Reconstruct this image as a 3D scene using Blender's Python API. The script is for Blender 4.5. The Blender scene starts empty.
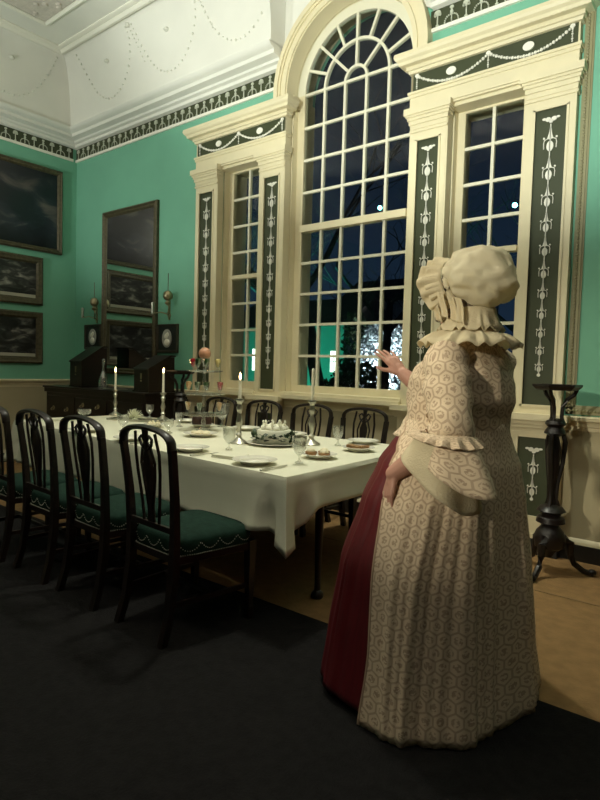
import bpy, math, random
from math import pi, sin, cos, radians, sqrt, atan2, hypot
from mathutils import Vector, Matrix, noise
random.seed(7)
SC = bpy.context.scene
COL = SC.collection

# ------------------------------------------------------------------ helpers
def lin(c):
    return tuple((x/12.92 if x <= .04045 else ((x+.055)/1.055)**2.4) for x in c)

MATS = {}
def mat(name, col, rough=.6, metal=0.0, var=0.0, vscale=6.0, bump=0.0, bscale=60.0,
        emit=None, estr=0.0, spec=.5, coat=0.0, col2=None, stretch=None):
    m = bpy.data.materials.new(name); m.use_nodes = True
    nt = m.node_tree; b = nt.nodes['Principled BSDF']
    b.inputs['Base Color'].default_value = (*col, 1)
    b.inputs['Roughness'].default_value = rough
    b.inputs['Metallic'].default_value = metal
    b.inputs['Specular IOR Level'].default_value = spec
    b.inputs['Coat Weight'].default_value = coat
    tc = nt.nodes.new('ShaderNodeTexCoord')
    src = tc.outputs['Object']
    if stretch:
        mp = nt.nodes.new('ShaderNodeMapping'); mp.inputs['Scale'].default_value = stretch
        nt.links.new(src, mp.inputs['Vector']); src = mp.outputs['Vector']
    if var > 0 or col2:
        n = nt.nodes.new('ShaderNodeTexNoise'); n.inputs['Scale'].default_value = vscale
        n.inputs['Detail'].default_value = 5
        nt.links.new(src, n.inputs['Vector'])
        r = nt.nodes.new('ShaderNodeValToRGB')
        r.color_ramp.elements[0].position = .35; r.color_ramp.elements[1].position = .65
        c2 = col2 or tuple(max(0, x*(1-var)) for x in col)
        r.color_ramp.elements[0].color = (*c2, 1); r.color_ramp.elements[1].color = (*col, 1)
        nt.links.new(n.outputs['Fac'], r.inputs['Fac'])
        nt.links.new(r.outputs['Color'], b.inputs['Base Color'])
    if bump > 0:
        n = nt.nodes.new('ShaderNodeTexNoise'); n.inputs['Scale'].default_value = bscale
        n.inputs['Detail'].default_value = 4
        nt.links.new(src, n.inputs['Vector'])
        bp = nt.nodes.new('ShaderNodeBump'); bp.inputs['Strength'].default_value = bump
        bp.inputs['Distance'].default_value = .01
        nt.links.new(n.outputs['Fac'], bp.inputs['Height'])
        nt.links.new(bp.outputs['Normal'], b.inputs['Normal'])
    if emit:
        b.inputs['Emission Color'].default_value = (*emit, 1)
        b.inputs['Emission Strength'].default_value = estr
    MATS[name] = m
    return m

def glassmat(name, tint=(1, 1, 1), refl=.08, rough=.02, opac=.0, edge=.55):
    m = bpy.data.materials.new(name); m.use_nodes = True
    nt = m.node_tree; nt.nodes.clear()
    out = nt.nodes.new('ShaderNodeOutputMaterial')
    tr = nt.nodes.new('ShaderNodeBsdfTransparent'); tr.inputs['Color'].default_value = (*tint, 1)
    gl = nt.nodes.new('ShaderNodeBsdfGlossy'); gl.inputs['Roughness'].default_value = rough
    lw = nt.nodes.new('ShaderNodeLayerWeight'); lw.inputs['Blend'].default_value = .35
    mr = nt.nodes.new('ShaderNodeMapRange')
    mr.inputs['To Min'].default_value = refl; mr.inputs['To Max'].default_value = min(1, refl+edge)
    mx = nt.nodes.new('ShaderNodeMixShader')
    nt.links.new(lw.outputs['Facing'], mr.inputs['Value'])
    nt.links.new(mr.outputs['Result'], mx.inputs['Fac'])
    nt.links.new(tr.outputs[0], mx.inputs[1]); nt.links.new(gl.outputs[0], mx.inputs[2])
    last = mx.outputs[0]
    if opac > 0:
        df = nt.nodes.new('ShaderNodeBsdfDiffuse'); df.inputs['Color'].default_value = (.8, .82, .78, 1)
        m2 = nt.nodes.new('ShaderNodeMixShader'); m2.inputs['Fac'].default_value = opac
        nt.links.new(last, m2.inputs[1]); nt.links.new(df.outputs[0], m2.inputs[2]); last = m2.outputs[0]
    nt.links.new(last, out.inputs['Surface'])
    return m

class MB:
    """collects shapes, builds ONE mesh object"""
    def __init__(s): s.v = []; s.f = []; s.uv = []; s.mi = []; s.cur = 0
    def add(s, vs, fs, uvs=None):
        o = len(s.v); s.v += [tuple(p) for p in vs]
        for i, f in enumerate(fs):
            s.f.append([o+k for k in f]); s.mi.append(s.cur)
            s.uv.append(uvs[i] if uvs else None)
        return s
    def box(s, x0, x1, y0, y1, z0, z1):
        if x0 > x1: x0, x1 = x1, x0
        if y0 > y1: y0, y1 = y1, y0
        if z0 > z1: z0, z1 = z1, z0
        v = [(x0,y0,z0),(x1,y0,z0),(x1,y1,z0),(x0,y1,z0),(x0,y0,z1),(x1,y0,z1),(x1,y1,z1),(x0,y1,z1)]
        return s.add(v, [(0,3,2,1),(4,5,6,7),(0,1,5,4),(1,2,6,5),(2,3,7,6),(3,0,4,7)])
    def prism(s, pts, a0, a1, axis='y'):
        """polygon in the two other axes, extruded along axis"""
        n = len(pts)
        def mk(p, a):
            if axis == 'y': return (p[0], a, p[1])
            if axis == 'x': return (a, p[0], p[1])
            return (p[0], p[1], a)
        v = [mk(p, a0) for p in pts] + [mk(p, a1) for p in pts]
        f = [list(range(n))[::-1], list(range(n, 2*n))]
        f += [(i, (i+1) % n, n+(i+1) % n, n+i) for i in range(n)]
        return s.add(v, f)
    def strip(s, rings, closed=True, cap0=True, cap1=True, uv=None):
        """rings: lists of points joined ring to ring; closed = ring loops"""
        n = len(rings[0]); v = [p for r in rings for p in r]; f = []; U = []
        m = n if closed else n-1
        for i in range(len(rings)-1):
            for j in range(m):
                k = (j+1) % n
                f.append((i*n+j, i*n+k, (i+1)*n+k, (i+1)*n+j))
                if uv:
                    U.append((uv[i][j], uv[i][j+1], uv[i+1][j+1], uv[i+1][j]))
        if cap0 and closed: f.append(tuple(range(n))[::-1]); U.append(None)
        if cap1 and closed: f.append(tuple(range((len(rings)-1)*n, len(rings)*n))); U.append(None)
        return s.add(v, f, U if uv else None)
    def lathe(s, prof, c=(0, 0, 0), seg=20, axis='z', cap=True):
        rings = []
        for r, h in prof:
            r = max(r, .0004)
            ring = []
            for k in range(seg):
                a = 2*pi*k/seg
                if axis == 'z': ring.append((c[0]+r*cos(a), c[1]+r*sin(a), c[2]+h))
                elif axis == 'y': ring.append((c[0]+r*cos(a), c[1]+h, c[2]+r*sin(a)))
                else: ring.append((c[0]+h, c[1]+r*cos(a), c[2]+r*sin(a)))
            rings.append(ring)
        return s.strip(rings, True, cap, cap)
    def tube(s, pts, r, seg=8, ry=None, up=None, closed=False):
        """tube along pts; r scalar or list; ry second radius"""
        pts = [Vector(p) for p in pts]; n = len(pts); rings = []
        if not isinstance(r, (list, tuple)): r = [r]*n
        if ry is None: ry = r
        elif not isinstance(ry, (list, tuple)): ry = [ry]*n
        for i in range(n):
            if closed: t = pts[(i+1) % n]-pts[i-1]
            else: t = pts[min(i+1, n-1)]-pts[max(i-1, 0)]
            t.normalize()
            u = Vector(up) if up else (Vector((0, 0, 1)) if abs(t.z) < .9 else Vector((0, 1, 0)))
            a = t.cross(u)
            if a.length < 1e-5: a = t.cross(Vector((1, 0, 0)))
            a.normalize(); b = a.cross(t).normalized()
            rings.append([tuple(pts[i]+a*(r[i]*cos(q))+b*(ry[i]*sin(q))) for q in [2*pi*k/seg+pi/seg for k in range(seg)]])
        if closed: rings.append(rings[0])
        return s.strip(rings, True, not closed, not closed)
    def ball(s, c, r, seg=12, rings=8, sx=1, sy=1, sz=1):
        pr = [[(c[0]+r*sx*sin(pi*i/rings)*cos(2*pi*k/seg) if 0 < i < rings else c[0]+1e-4*cos(2*pi*k/seg),
                c[1]+r*sy*sin(pi*i/rings)*sin(2*pi*k/seg) if 0 < i < rings else c[1]+1e-4*sin(2*pi*k/seg),
                c[2]-r*sz*cos(pi*i/rings)) for k in range(seg)] for i in range(rings+1)]
        return s.strip(pr)
    def disc(s, c, rx, rz, t=.006, seg=14):
        """oval facing -y, front at c.y"""
        pts = [(c[0]+rx*cos(2*pi*k/seg), c[2]+rz*sin(2*pi*k/seg)) for k in range(seg)]
        return s.prism(pts, c[1], c[1]+t)
    def capsule(s, p, q, r0, r1, seg=10):
        p = Vector(p); q = Vector(q); t = (q-p); L = t.length
        if L < 1e-6: t = Vector((0, 0, 1))
        t.normalize()
        a = t.cross(Vector((0, 0, 1)) if abs(t.z) < .9 else Vector((1, 0, 0))).normalized(); b = t.cross(a)
        rings = []
        for k in range(5):
            al = pi/2*(1-k/4); rr = max(r0*cos(al), .0004)
            rings.append([tuple(p-t*(r0*sin(al))+a*rr*cos(2*pi*j/seg)+b*rr*sin(2*pi*j/seg)) for j in range(seg)])
        for k in range(5):
            al = pi/2*k/4; rr = max(r1*cos(al), .0004)
            rings.append([tuple(q+t*(r1*sin(al))+a*rr*cos(2*pi*j/seg)+b*rr*sin(2*pi*j/seg)) for j in range(seg)])
        return s.strip(rings)
    def build(s, name, mats, parent=None, smooth=True, solid=0, bevel=0, loc=None, sub=0):
        me = bpy.data.meshes.new(name)
        me.from_pydata(s.v, [], s.f)
        if any(u is not None for u in s.uv):
            lay = me.uv_layers.new(name='UVMap')
            for p, u in zip(me.polygons, s.uv):
                if u is None: continue
                for li, c in zip(p.loop_indices, u): lay.data[li].uv = c
        if not isinstance(mats, (list, tuple)): mats = [mats]
        for m in mats: me.materials.append(m)
        if len(mats) > 1:
            for p, i in zip(me.polygons, s.mi): p.material_index = i
        o = bpy.data.objects.new(name, me); COL.objects.link(o)
        if loc: o.location = loc
        if smooth:
            me.polygons.foreach_set('use_smooth', [True]*len(me.polygons))
            try: me.set_sharp_from_angle(angle=radians(38))
            except Exception: pass
        me.update()
        if parent: o.parent = parent
        if bevel:
            b = o.modifiers.new('bevel', 'BEVEL'); b.width = bevel; b.segments = 2; b.limit_method = 'ANGLE'
        if solid:
            b = o.modifiers.new('solid', 'SOLIDIFY'); b.thickness = solid; b.offset = 0
        if sub:
            b = o.modifiers.new('sub', 'SUBSURF'); b.levels = sub; b.render_levels = sub
        return o

def tag(o, label, cat, group=None, kind=None):
    o['label'] = label; o['category'] = cat
    if group: o['group'] = group
    if kind: o['kind'] = kind
    return o
def thing(name, label=None, cat=None, loc=(0, 0, 0), rz=0, group=None, kind=None):
    o = bpy.data.objects.new(name, None); COL.objects.link(o)
    o.empty_display_size = .1
    o.location = loc; o.rotation_euler = (0, 0, rz)
    if label: o['label'] = label
    if cat: o['category'] = cat
    if group: o['group'] = group
    if kind: o['kind'] = kind
    return o
def struct(o, label=None):
    o['kind'] = 'structure'
    return o
def dup(root, loc, rz=0, label=None, scale=None):
    r = root.copy(); COL.objects.link(r); r.location = loc; r.rotation_euler = (0, 0, rz)
    if label: r['label'] = label
    if scale: r.scale = (scale,)*3
    for ch in list(root.children):
        c = ch.copy(); COL.objects.link(c); c.parent = r
        for g in list(ch.children):
            k = g.copy(); COL.objects.link(k); k.parent = c
    return r
def lerp(a, b, t): return a+(b-a)*t
def interp(tab, z):
    """tab rows sorted by first value (ascending)"""
    if z <= tab[0][0]: return tab[0][1:]
    for a, b in zip(tab, tab[1:]):
        if z <= b[0]:
            t = (z-a[0])/(b[0]-a[0]); t = t*t*(3-2*t)*.5+t*.5
            return tuple(lerp(p, q, t) for p, q in zip(a[1:], b[1:]))
    return tab[-1][1:]

# ------------------------------------------------------------------ materials
CREAM = mat('cream_paint', (.74, .66, .44), .45, var=.06, vscale=4)
SASH = mat('sash_paint', (.72, .69, .54), .45)
WHITEP = mat('white_plaster', (.76, .75, .68), .8, var=.04, vscale=3)
RELIEF = mat('white_relief', (.82, .80, .70), .6)
FRREL = mat('frieze_relief_paint', (.50, .52, .42), .7)
CEILM = mat('ceiling_plaster', (.66, .60, .53), .85, var=.12, vscale=20, bump=.8, bscale=22)
GREEN = mat('verditer_green', (.17, .44, .305), .75, var=.07, vscale=2.5)
DKGREEN = mat('dark_green_panel', (.040, .050, .018), .6, var=.15, vscale=3)
DADO = mat('dado_paint', (.46, .40, .25), .7, var=.06, vscale=3)
BLACKP = mat('black_paint', (.012, .011, .010), .5)
MAHOG = mat('dark_mahogany', (.013, .006, .004), .34, var=.5, vscale=8, stretch=(1, 1, 8))
EBONY = mat('ebonised_wood', (.012, .008, .007), .35)
SEATM = mat('teal_damask', (.013, .036, .025), .85, spec=.12, var=.3, vscale=30, bump=.2, bscale=90)
NAILM = mat('nail_brass', (.48, .48, .38), .5, .4)
CLOTH = mat('table_linen', (.78, .76, .60), .85, bump=.12, bscale=300, var=.04, vscale=5)
SILVER = mat('silver', (.55, .53, .45), .33, 1.0)
BRASS = mat('antique_brass', (.35, .30, .18), .38, .9)
GILT = mat('dull_gilt', (.10, .085, .045), .5, .3, var=.35, vscale=30)
FRAMEB = mat('dark_frame', (.040, .034, .022), .4, .2)
PORC = mat('porcelain', (.80, .77, .66), .25, coat=.3)
WAX = mat('candle_wax', (.92, .88, .72), .5)
FLAME = mat('flame', (1, .7, .3), .5, emit=(1, .62, .25), estr=26)
GLASS = glassmat('table_glass', (.97, .975, .95), .14, .05, .05)
CUPG = glassmat('jelly_glass_wall', (.97, .98, .96), .06, .04, .02)
PANE = glassmat('window_glass', (.93, .96, .95), .010, .015, 0, .10)
SKIN = mat('skin', (.52, .27, .20), .55, var=.12, vscale=14)
HAIR = mat('grey_brown_hair', (.20, .14, .09), .7, var=.5, vscale=60)
CAPM = mat('white_muslin', (.84, .76, .56), .9, bump=.25, bscale=35)
LACE = mat('white_lace', (.87, .77, .55), .9, bump=.5, bscale=160)
RED = mat('crimson_silk', (.12, .006, .010), .5, var=.25, vscale=10, stretch=(6, 6, .6))
MIRROR = mat('mirror_silvering', (.80, .84, .80), .03, 1.0)
CARPET = mat('dark_carpet', (.014, .013, .013), .95, spec=.08, var=.3, vscale=25, bump=.6, bscale=120)
MATTING = mat('straw_matting', (.31, .175, .065), .9, var=.22, vscale=14, bump=.3, bscale=80)
LEAF = mat('garland_leaf', (.022, .050, .012), .5, var=.4, vscale=30)
ICING = mat('white_icing', (.86, .84, .70), .6)
PASTRY = mat('baked_pastry', (.40, .22, .09), .7, var=.4, vscale=40)
CREAMF = mat('cream_filling', (.80, .72, .50), .6)
PUDDING = mat('dark_pudding', (.045, .016, .010), .45)
PETAL = mat('chrysanthemum_petal', (.85, .86, .66), .7)
J_RED = mat('red_jelly', (.55, .02, .04), .2)
J_GRN = mat('green_jelly', (.03, .09, .025), .2)
J_PCH = mat('peach_cream', (.75, .45, .20), .4)
J_YEL = mat('yellow_cream', (.75, .60, .22), .4)
PEACH = mat('candied_fruit', (.62, .30, .17), .4, var=.35, vscale=30)

BACKW = mat('dark_bounce_cut', (.05, .05, .04), .8)  # for the unseen walls, coloured dark to cut the light they bounce
def gown_mat():
    m = bpy.data.materials.new('printed_cotton'); m.use_nodes = True
    nt = m.node_tree; N = nt.nodes; L = nt.links; b = N['Principled BSDF']
    b.inputs['Roughness'].default_value = .85
    uv = N.new('ShaderNodeUVMap'); sep = N.new('ShaderNodeSeparateXYZ'); L.new(uv.outputs[0], sep.inputs[0])
    def M(op, a, b_=None, c=None):
        n = N.new('ShaderNodeMath'); n.operation = op
        for i, v in enumerate((a, b_, c)):
            if v is None: continue
            if isinstance(v, (int, float)): n.inputs[i].default_value = v
            else: L.new(v, n.inputs[i])
        return n.outputs[0]
    u = M('MULTIPLY', sep.outputs[0], 1/.048); v = M('MULTIPLY', sep.outputs[1], 1/.050)
    # honeycomb trellis: nearest of two offset rectangular grids
    def cell(ox, oy):
        x = M('SUBTRACT', M('FLOORED_MODULO', M('ADD', u, ox), 1.0), .5)
        y = M('SUBTRACT', M('FLOORED_MODULO', M('ADD', v, oy), 1.7321), .866)
        return M('ABSOLUTE', x), M('ABSOLUTE', y)
    ax, ay = cell(0, 0); bx_, by_ = cell(.5, .866)
    da = M('ADD', M('MULTIPLY', ax, ax), M('MULTIPLY', ay, ay)); db = M('ADD', M('MULTIPLY', bx_, bx_), M('MULTIPLY', by_, by_))
    pick = M('LESS_THAN', da, db)
    def sel(p_, q_): return M('ADD', M('MULTIPLY', pick, p_), M('MULTIPLY', M('SUBTRACT', 1.0, pick), q_))
    gx, gy = sel(ax, bx_), sel(ay, by_); rad2 = M('MINIMUM', da, db)
    hexd = M('MAXIMUM', M('ADD', M('MULTIPLY', gx, .5), M('MULTIPLY', gy, .866)), gx)
    line = M('GREATER_THAN', hexd, .435)
    nz = N.new('ShaderNodeTexNoise'); nz.inputs['Scale'].default_value = 95; nz.inputs['Detail'].default_value = 3
    L.new(uv.outputs[0], nz.inputs['Vector'])
    fl = M('MULTIPLY', M('LESS_THAN', rad2, .075), M('GREATER_THAN', nz.outputs['Fac'], .48))
    both = M('MAXIMUM', M('MULTIPLY', line, .50), M('MULTIPLY', fl, .60))
    nb = N.new('ShaderNodeTexNoise'); nb.inputs['Scale'].default_value = 30; L.new(uv.outputs[0], nb.inputs['Vector'])
    fac = M('MULTIPLY', both, M('ADD', M('MULTIPLY', nb.outputs['Fac'], .7), .6))
    mx = N.new('ShaderNodeMixRGB'); L.new(fac, mx.inputs[0])
    mx.inputs[1].default_value = (.74, .59, .42, 1); mx.inputs[2].default_value = (.29, .16, .10, 1)
    L.new(mx.outputs[0], b.inputs['Base Color'])
    return m
GOWN = gown_mat()
for mm_ in (CAPM, LACE):
    nt = mm_.node_tree; pb = nt.nodes['Principled BSDF']; out_ = [n for n in nt.nodes if n.type == 'OUTPUT_MATERIAL'][0]
    tl = nt.nodes.new('ShaderNodeBsdfTranslucent'); tl.inputs['Color'].default_value = (.84, .74, .52, 1)
    mxx = nt.nodes.new('ShaderNodeMixShader'); mxx.inputs[0].default_value = .35
    nt.links.new(pb.outputs[0], mxx.inputs[1]); nt.links.new(tl.outputs[0], mxx.inputs[2]); nt.links.new(mxx.outputs[0], out_.inputs['Surface'])

def painting_mat(name, dark, mid, light, scale, seed, strip=False):
    """generic sky-and-sea study made of noise bands in UV space"""
    m = bpy.data.materials.new(name); m.use_nodes = True
    nt = m.node_tree; N = nt.nodes; L = nt.links; b = N['Principled BSDF']
    b.inputs['Roughness'].default_value = .28
    uv = N.new('ShaderNodeUVMap')
    mp = N.new('ShaderNodeMapping'); mp.inputs['Location'].default_value = (seed, seed*.7, 0); mp.inputs['Scale'].default_value = (1, 1.3, 1)
    L.new(uv.outputs[0], mp.inputs[0])
    n1 = N.new('ShaderNodeTexNoise'); n1.inputs['Scale'].default_value = scale; n1.inputs['Detail'].default_value = 8; n1.inputs['Distortion'].default_value = .8
    L.new(mp.outputs[0], n1.inputs['Vector'])
    r = N.new('ShaderNodeValToRGB'); e = r.color_ramp.elements
    e[0].position = .42; e[0].color = (*dark, 1); e[1].position = .72; e[1].color = (*light, 1)
    k = e.new(.56); k.color = (*mid, 1)
    L.new(n1.outputs['Fac'], r.inputs[0])
    sep = N.new('ShaderNodeSeparateXYZ'); L.new(uv.outputs[0], sep.inputs[0])
    r2 = N.new('ShaderNodeValToRGB'); e = r2.color_ramp.elements
    e[0].position = 0; e[0].color = (.35, .35, .35, 1); e[1].position = 1; e[1].color = (.45, .45, .45, 1)
    k = e.new(.25); k.color = (1, 1, 1, 1); k = e.new(.55); k.color = (.9, .9, .9, 1)
    L.new(sep.outputs[1], r2.inputs[0])
    mx = N.new('ShaderNodeMixRGB'); mx.blend_type = 'MULTIPLY'; mx.inputs[0].default_value = 1
    L.new(r.outputs[0], mx.inputs[1]); L.new(r2.outputs[0], mx.inputs[2])
    L.new(mx.outputs[0], b.inputs['Base Color'])
    return m
SEA = painting_mat('dark_oil_seascape', (.006, .008, .014), (.018, .020, .032), (.12, .10, .09), 3.0, 1.7)
PRINT1 = painting_mat('monochrome_engraving', (.018, .018, .016), (.06, .06, .055), (.36, .35, .30), 4.5, 4.1)
PRINT2 = painting_mat('dark_engraving', (.014, .014, .014), (.045, .045, .045), (.28, .27, .24), 4.0, 8.3)
PAPER = mat('print_margin', (.42, .40, .32), .6)

# ------------------------------------------------------------------ camera
cx, cy, cz = 7.40820, -4.26984, 1.27219
yaw, pitch, roll, F = .673219, -.053954, .0281189, 583.07
fw = Vector((-sin(yaw)*cos(pitch), cos(yaw)*cos(pitch), sin(pitch)))
rt0 = Vector((cos(yaw), sin(yaw), 0)); up0 = rt0.cross(fw)
rt = cos(roll)*rt0+sin(roll)*up0; up = -sin(roll)*rt0+cos(roll)*up0
cam = bpy.data.cameras.new('camera'); co = bpy.data.objects.new('camera', cam); COL.objects.link(co)
Mx = Matrix((rt, up, -fw)).transposed().to_4x4(); Mx.translation = Vector((cx, cy, cz))
co.matrix_world = Mx
cam.sensor_fit = 'VERTICAL'; cam.sensor_height = 36; cam.lens = F/800*36
cam.clip_start = .05; cam.clip_end = 300
SC.camera = co

# ------------------------------------------------------------------ dimensions
XC = 4.397
A1, A2, A3, A4 = .670, .974, 1.586, 1.912
YW = .06          # plaster face of the window wall
ZC = 5.04         # ceiling
XR, YF = 8.8, -7.4
ZS = 3.87         # springing of the arch
RO, RI = .80, .67

# ------------------------------------------------------------------ floor, walls, ceiling
m = MB(); m.box(-.3, XR+.3, YF-.3, .45, -.12, 0); struct(m.build('floor', MATTING, smooth=False))
m = MB(); m.box(0, XR, YF, -1.95, .0005, .012)
tag(m.build('carpet', CARPET, smooth=False), 'dark grey carpet covering the front of the room where the woman stands', 'carpet')
m = MB(); m.box(0, XR, -.736, -.722, .0003, .002)
struct(m.build('trim_1', mat('floor_seam', (.22, .13, .05), .8), smooth=False))

W = MB()
xs = [XC-A3, XC-A2, XC-A1, XC+A1, XC+A2, XC+A3]
W.box(-.3, xs[0], YW, .45, 0, 5.3)
W.box(xs[5], XR+.3, YW, .45, 0, 5.3)
for a, b in ((0, 1), (4, 5)):
    W.box(xs[a], xs[b], YW, .45, 0, 1.0); W.box(xs[a], xs[b], YW, .45, 3.36, 5.3)
W.box(xs[1], xs[2], YW, .45, 0, 5.3); W.box(xs[3], xs[4], YW, .45, 0, 5.3)
W.box(xs[2], xs[3], YW, .45, 0, 1.0)
for s in (-1, 1):
    pts = [(XC+s*RI*cos(pi/2*k/16), ZS+RI*sin(pi/2*k/16)) for k in range(17)] + [(XC, 5.3), (XC+s*RI, 5.3)]
    W.prism(pts, YW, .45)
struct(W.build('wall_back', GREEN, smooth=False))
m = MB(); m.box(-.3, 0, YF, YW, 0, 5.3); struct(m.build('wall_left', GREEN, smooth=False))
m = MB(); m.box(XR, XR+.3, YF, YW, 0, 5.3); struct(m.build('wall_right', BACKW, smooth=False))
m = MB(); m.box(-.3, XR+.3, YF-.3, YF, 0, 5.3); struct(m.build('wall_front', BACKW, smooth=False))

def run_left(M_, prof, y0=YF, mitre=True):
    """profile points (d, z), d = distance from the wall; runs along the left wall"""
    r0 = [(d, y0, z) for d, z in prof]
    r1 = [(d, (YW-d) if mitre else YW, z) for d, z in prof]
    return M_.strip([r0, r1])
def run_back(M_, prof, x0, x1, m0=False, yw=YW):
    r0 = [(d if m0 else x0, yw-d, z) for d, z in prof]
    r1 = [(x1, yw-d, z) for d, z in prof]
    return M_.strip([r0, r1])

# crown cornice
crown = [(0, 4.115), (.05, 4.125), (.055, 4.155), (.09, 4.165), (.10, 4.185), (.17, 4.20), (.175, 4.235), (.21, 4.245), (.24, 4.275), (.245, 4.29), (0, 4.29)]
m = MB(); run_left(m, crown); struct(m.build('trim_2', WHITEP))
m = MB(); run_back(m, crown, 0, XC-RO+.07, True); struct(m.build('trim_3', WHITEP))
m = MB(); run_back(m, crown, XC+RO, XR, False); struct(m.build('trim_4', WHITEP))
# cove
def coveprof(n=10):
    o = [(.22+.26*(1-cos(pi/2*k/n)), 4.285+(ZC-4.285)*sin(pi/2*k/n)) for k in range(n+1)]
    return o
cp = coveprof(); inner = [(d-.03, z+.03) for d, z in cp[::-1]]
cove = cp+[(.48, ZC+.05), (.0, ZC+.05), (0, 4.285)]
m = MB(); run_left(m, cove); struct(m.build('trim_5', WHITEP))
m = MB(); run_back(m, cove, 0, XC-RO+.07, True); struct(m.build('trim_6', WHITEP))
m = MB(); run_back(m, cove, XC+RO, XR); struct(m.build('trim_7', WHITEP))
m = MB(); m.box(XC-RO-.02, XC+RO+.02, YW-.03, YW, 4.12, 5.2)
C_ = []
# plaster lunette over the arch (cut to the casing)
m = MB()
for s in (-1, 1):
    pts = [(XC+s*(RO-.01)*cos(pi/2*k/16), ZS+(RO-.01)*sin(pi/2*k/16)) for k in range(17)]
    pts = [p for p in pts if p[1] > 4.13]
    pts = [(XC+s*(RO), 4.13)]+pts+[(XC, 5.1), (XC+s*RO, 5.1)]
    m.prism(pts, YW-.02, YW)
struct(m.build('trim_8', WHITEP))
# ceiling with flat border, step mouldings and enriched field
m = MB(); m.box(-.3, XR+.3, YF-.3, .45, ZC, ZC+.15)
struct(m.build('ceiling', WHITEP, smooth=False))
m = MB()
for d0, d1, h in ((.485, .545, .035), (.545, .60, .018), (.90, .945, .03)):
    pr = [(d0, ZC), (d0, ZC-h), (d0+(d1-d0)*.5, ZC-h*1.15), (d1, ZC-h*.6), (d1, ZC)]
    run_left(m, pr); run_back(m, pr, 0, XR, True)
struct(m.build('trim_9', RELIEF))
m = MB(); m.box(.95, XR-.95, YF+.95, YW-.95, ZC-.012, ZC)
random.seed(3)
for i in range(150):
    x = .98+random.random()*2.2; y = YW-.98-random.random()*1.9
    m.ball((x, y, ZC-.014), .016+.02*random.random(), 7, 4, sz=.5)
struct(m.build('trim_10', CEILM, smooth=False))
# corner bead rows in the cove and festoons on it
m = MB()
def cove_pt(t, along, wall, off=.006):
    a = pi/2*t; d = .22+.26*(1-cos(a))+off; z = 4.285+(ZC-4.285)*sin(a)-off
    return (along, YW-d, z) if wall == 'b' else (d, -along, z)
for wall, spots in (('b', (1.15, 2.25, 3.28)), ('l', (.95, 2.05, 3.1))):
    for c0 in spots:
        for j in range(27):
            a = pi*j/26
            al = c0-.50*cos(a); t = .78-.66*sin(a)
            if wall == 'b' and al > XC-RO-.03: continue
            m.ball(cove_pt(t, al, wall), .009 if j % 2 else .013, 6, 4)
        m.ball(cove_pt(.50, c0, wall), .035, 8, 5, sz=.6)
        m.ball(cove_pt(.80, c0+.55, wall), .028, 8, 5)
        for j in range(9):
            m.ball(cove_pt(.75-.055*j, c0+.55+.006*j*j*.3, wall), .009, 6, 4)
struct(m.build('trim_11', mat('pale_relief', (.66, .66, .58), .7)))

# wall frieze: dark band with palmettes, white fillet below
def motif_umbrella(M_, x, y, z0, h, put):
    # stem, crowned by a fan
    put('b', x-.0045, x+.0045, z0+.012, z0+h*.66)
    put('d', x, z0+h*.76, .028, .022); put('d', x-.021, z0+h*.66, .010, .011); put('d', x+.021, z0+h*.66, .010, .011)
    put('d', x, z0+.012, .014, .007)
def motif_flower(M_, x, y, z0, h, put):
    put('b', x-.004, x+.004, z0+.01, z0+h*.9)
    put('d', x, z0+h*.82, .017, .014); put('d', x, z0+h*.58, .013, .017)
    for s in (-1, 1):
        for k in range(6):
            a = pi*.5*k/5
            put('d', x+s*(.010+.046*sin(a)), z0+.012+.05*cos(a), .0055, .0055)
def frieze(name, wall, a0, a1, seedoff=0):
    z0, z1 = 3.975, 4.115; M_ = MB()
    def put(kind, *a):
        if wall == 'b':
            if kind == 'b': M_.box(a[0], a[1], YW-.016, YW-.006, a[2], a[3])
            else: M_.disc((a[0], YW-.017, a[1]), a[2], a[3], .012, 10)
        else:
            if kind == 'b': M_.box(.006, .016, -a[1], -a[0], a[2], a[3])
            else:
                pts = [(-a[0]+a[2]*cos(2*pi*k/10), a[1]+a[3]*sin(2*pi*k/10)) for k in range(10)]
                M_.prism(pts, .005, .017, 'x')
    root = thing(name, kind='structure')
    g = MB()
    if wall == 'b': g.box(a0, a1, YW-.008, YW+.01, z0, z1)
    else: g.box(-.01, .008, -a1, -a0, z0, z1)
    g.build('frieze_band', DKGREEN, root, smooth=False)
    x = a0+.06; k = 0
    while x < a1-.03:
        (motif_umbrella if k % 2 == 0 else motif_flower)(M_, x, 0, z0, z1-z0, put)
        x += .118; k += 1
    M_.build('frieze_relief', FRREL, root, smooth=False)
    f = MB()
    if wall == 'b': f.box(a0, a1, YW-.022, YW, z0-.03, z0)
    else: f.box(0, .022, -a1, -a0, z0-.03, z0)
    f.build('fillet', RELIEF, root, smooth=False)
frieze('trim_12', 'b', .0, XC-RO+.02)
frieze('trim_13', 'b', XC+RO-.02, XR)
frieze('trim_14', 'l', 0.0, 3.6)

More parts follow.
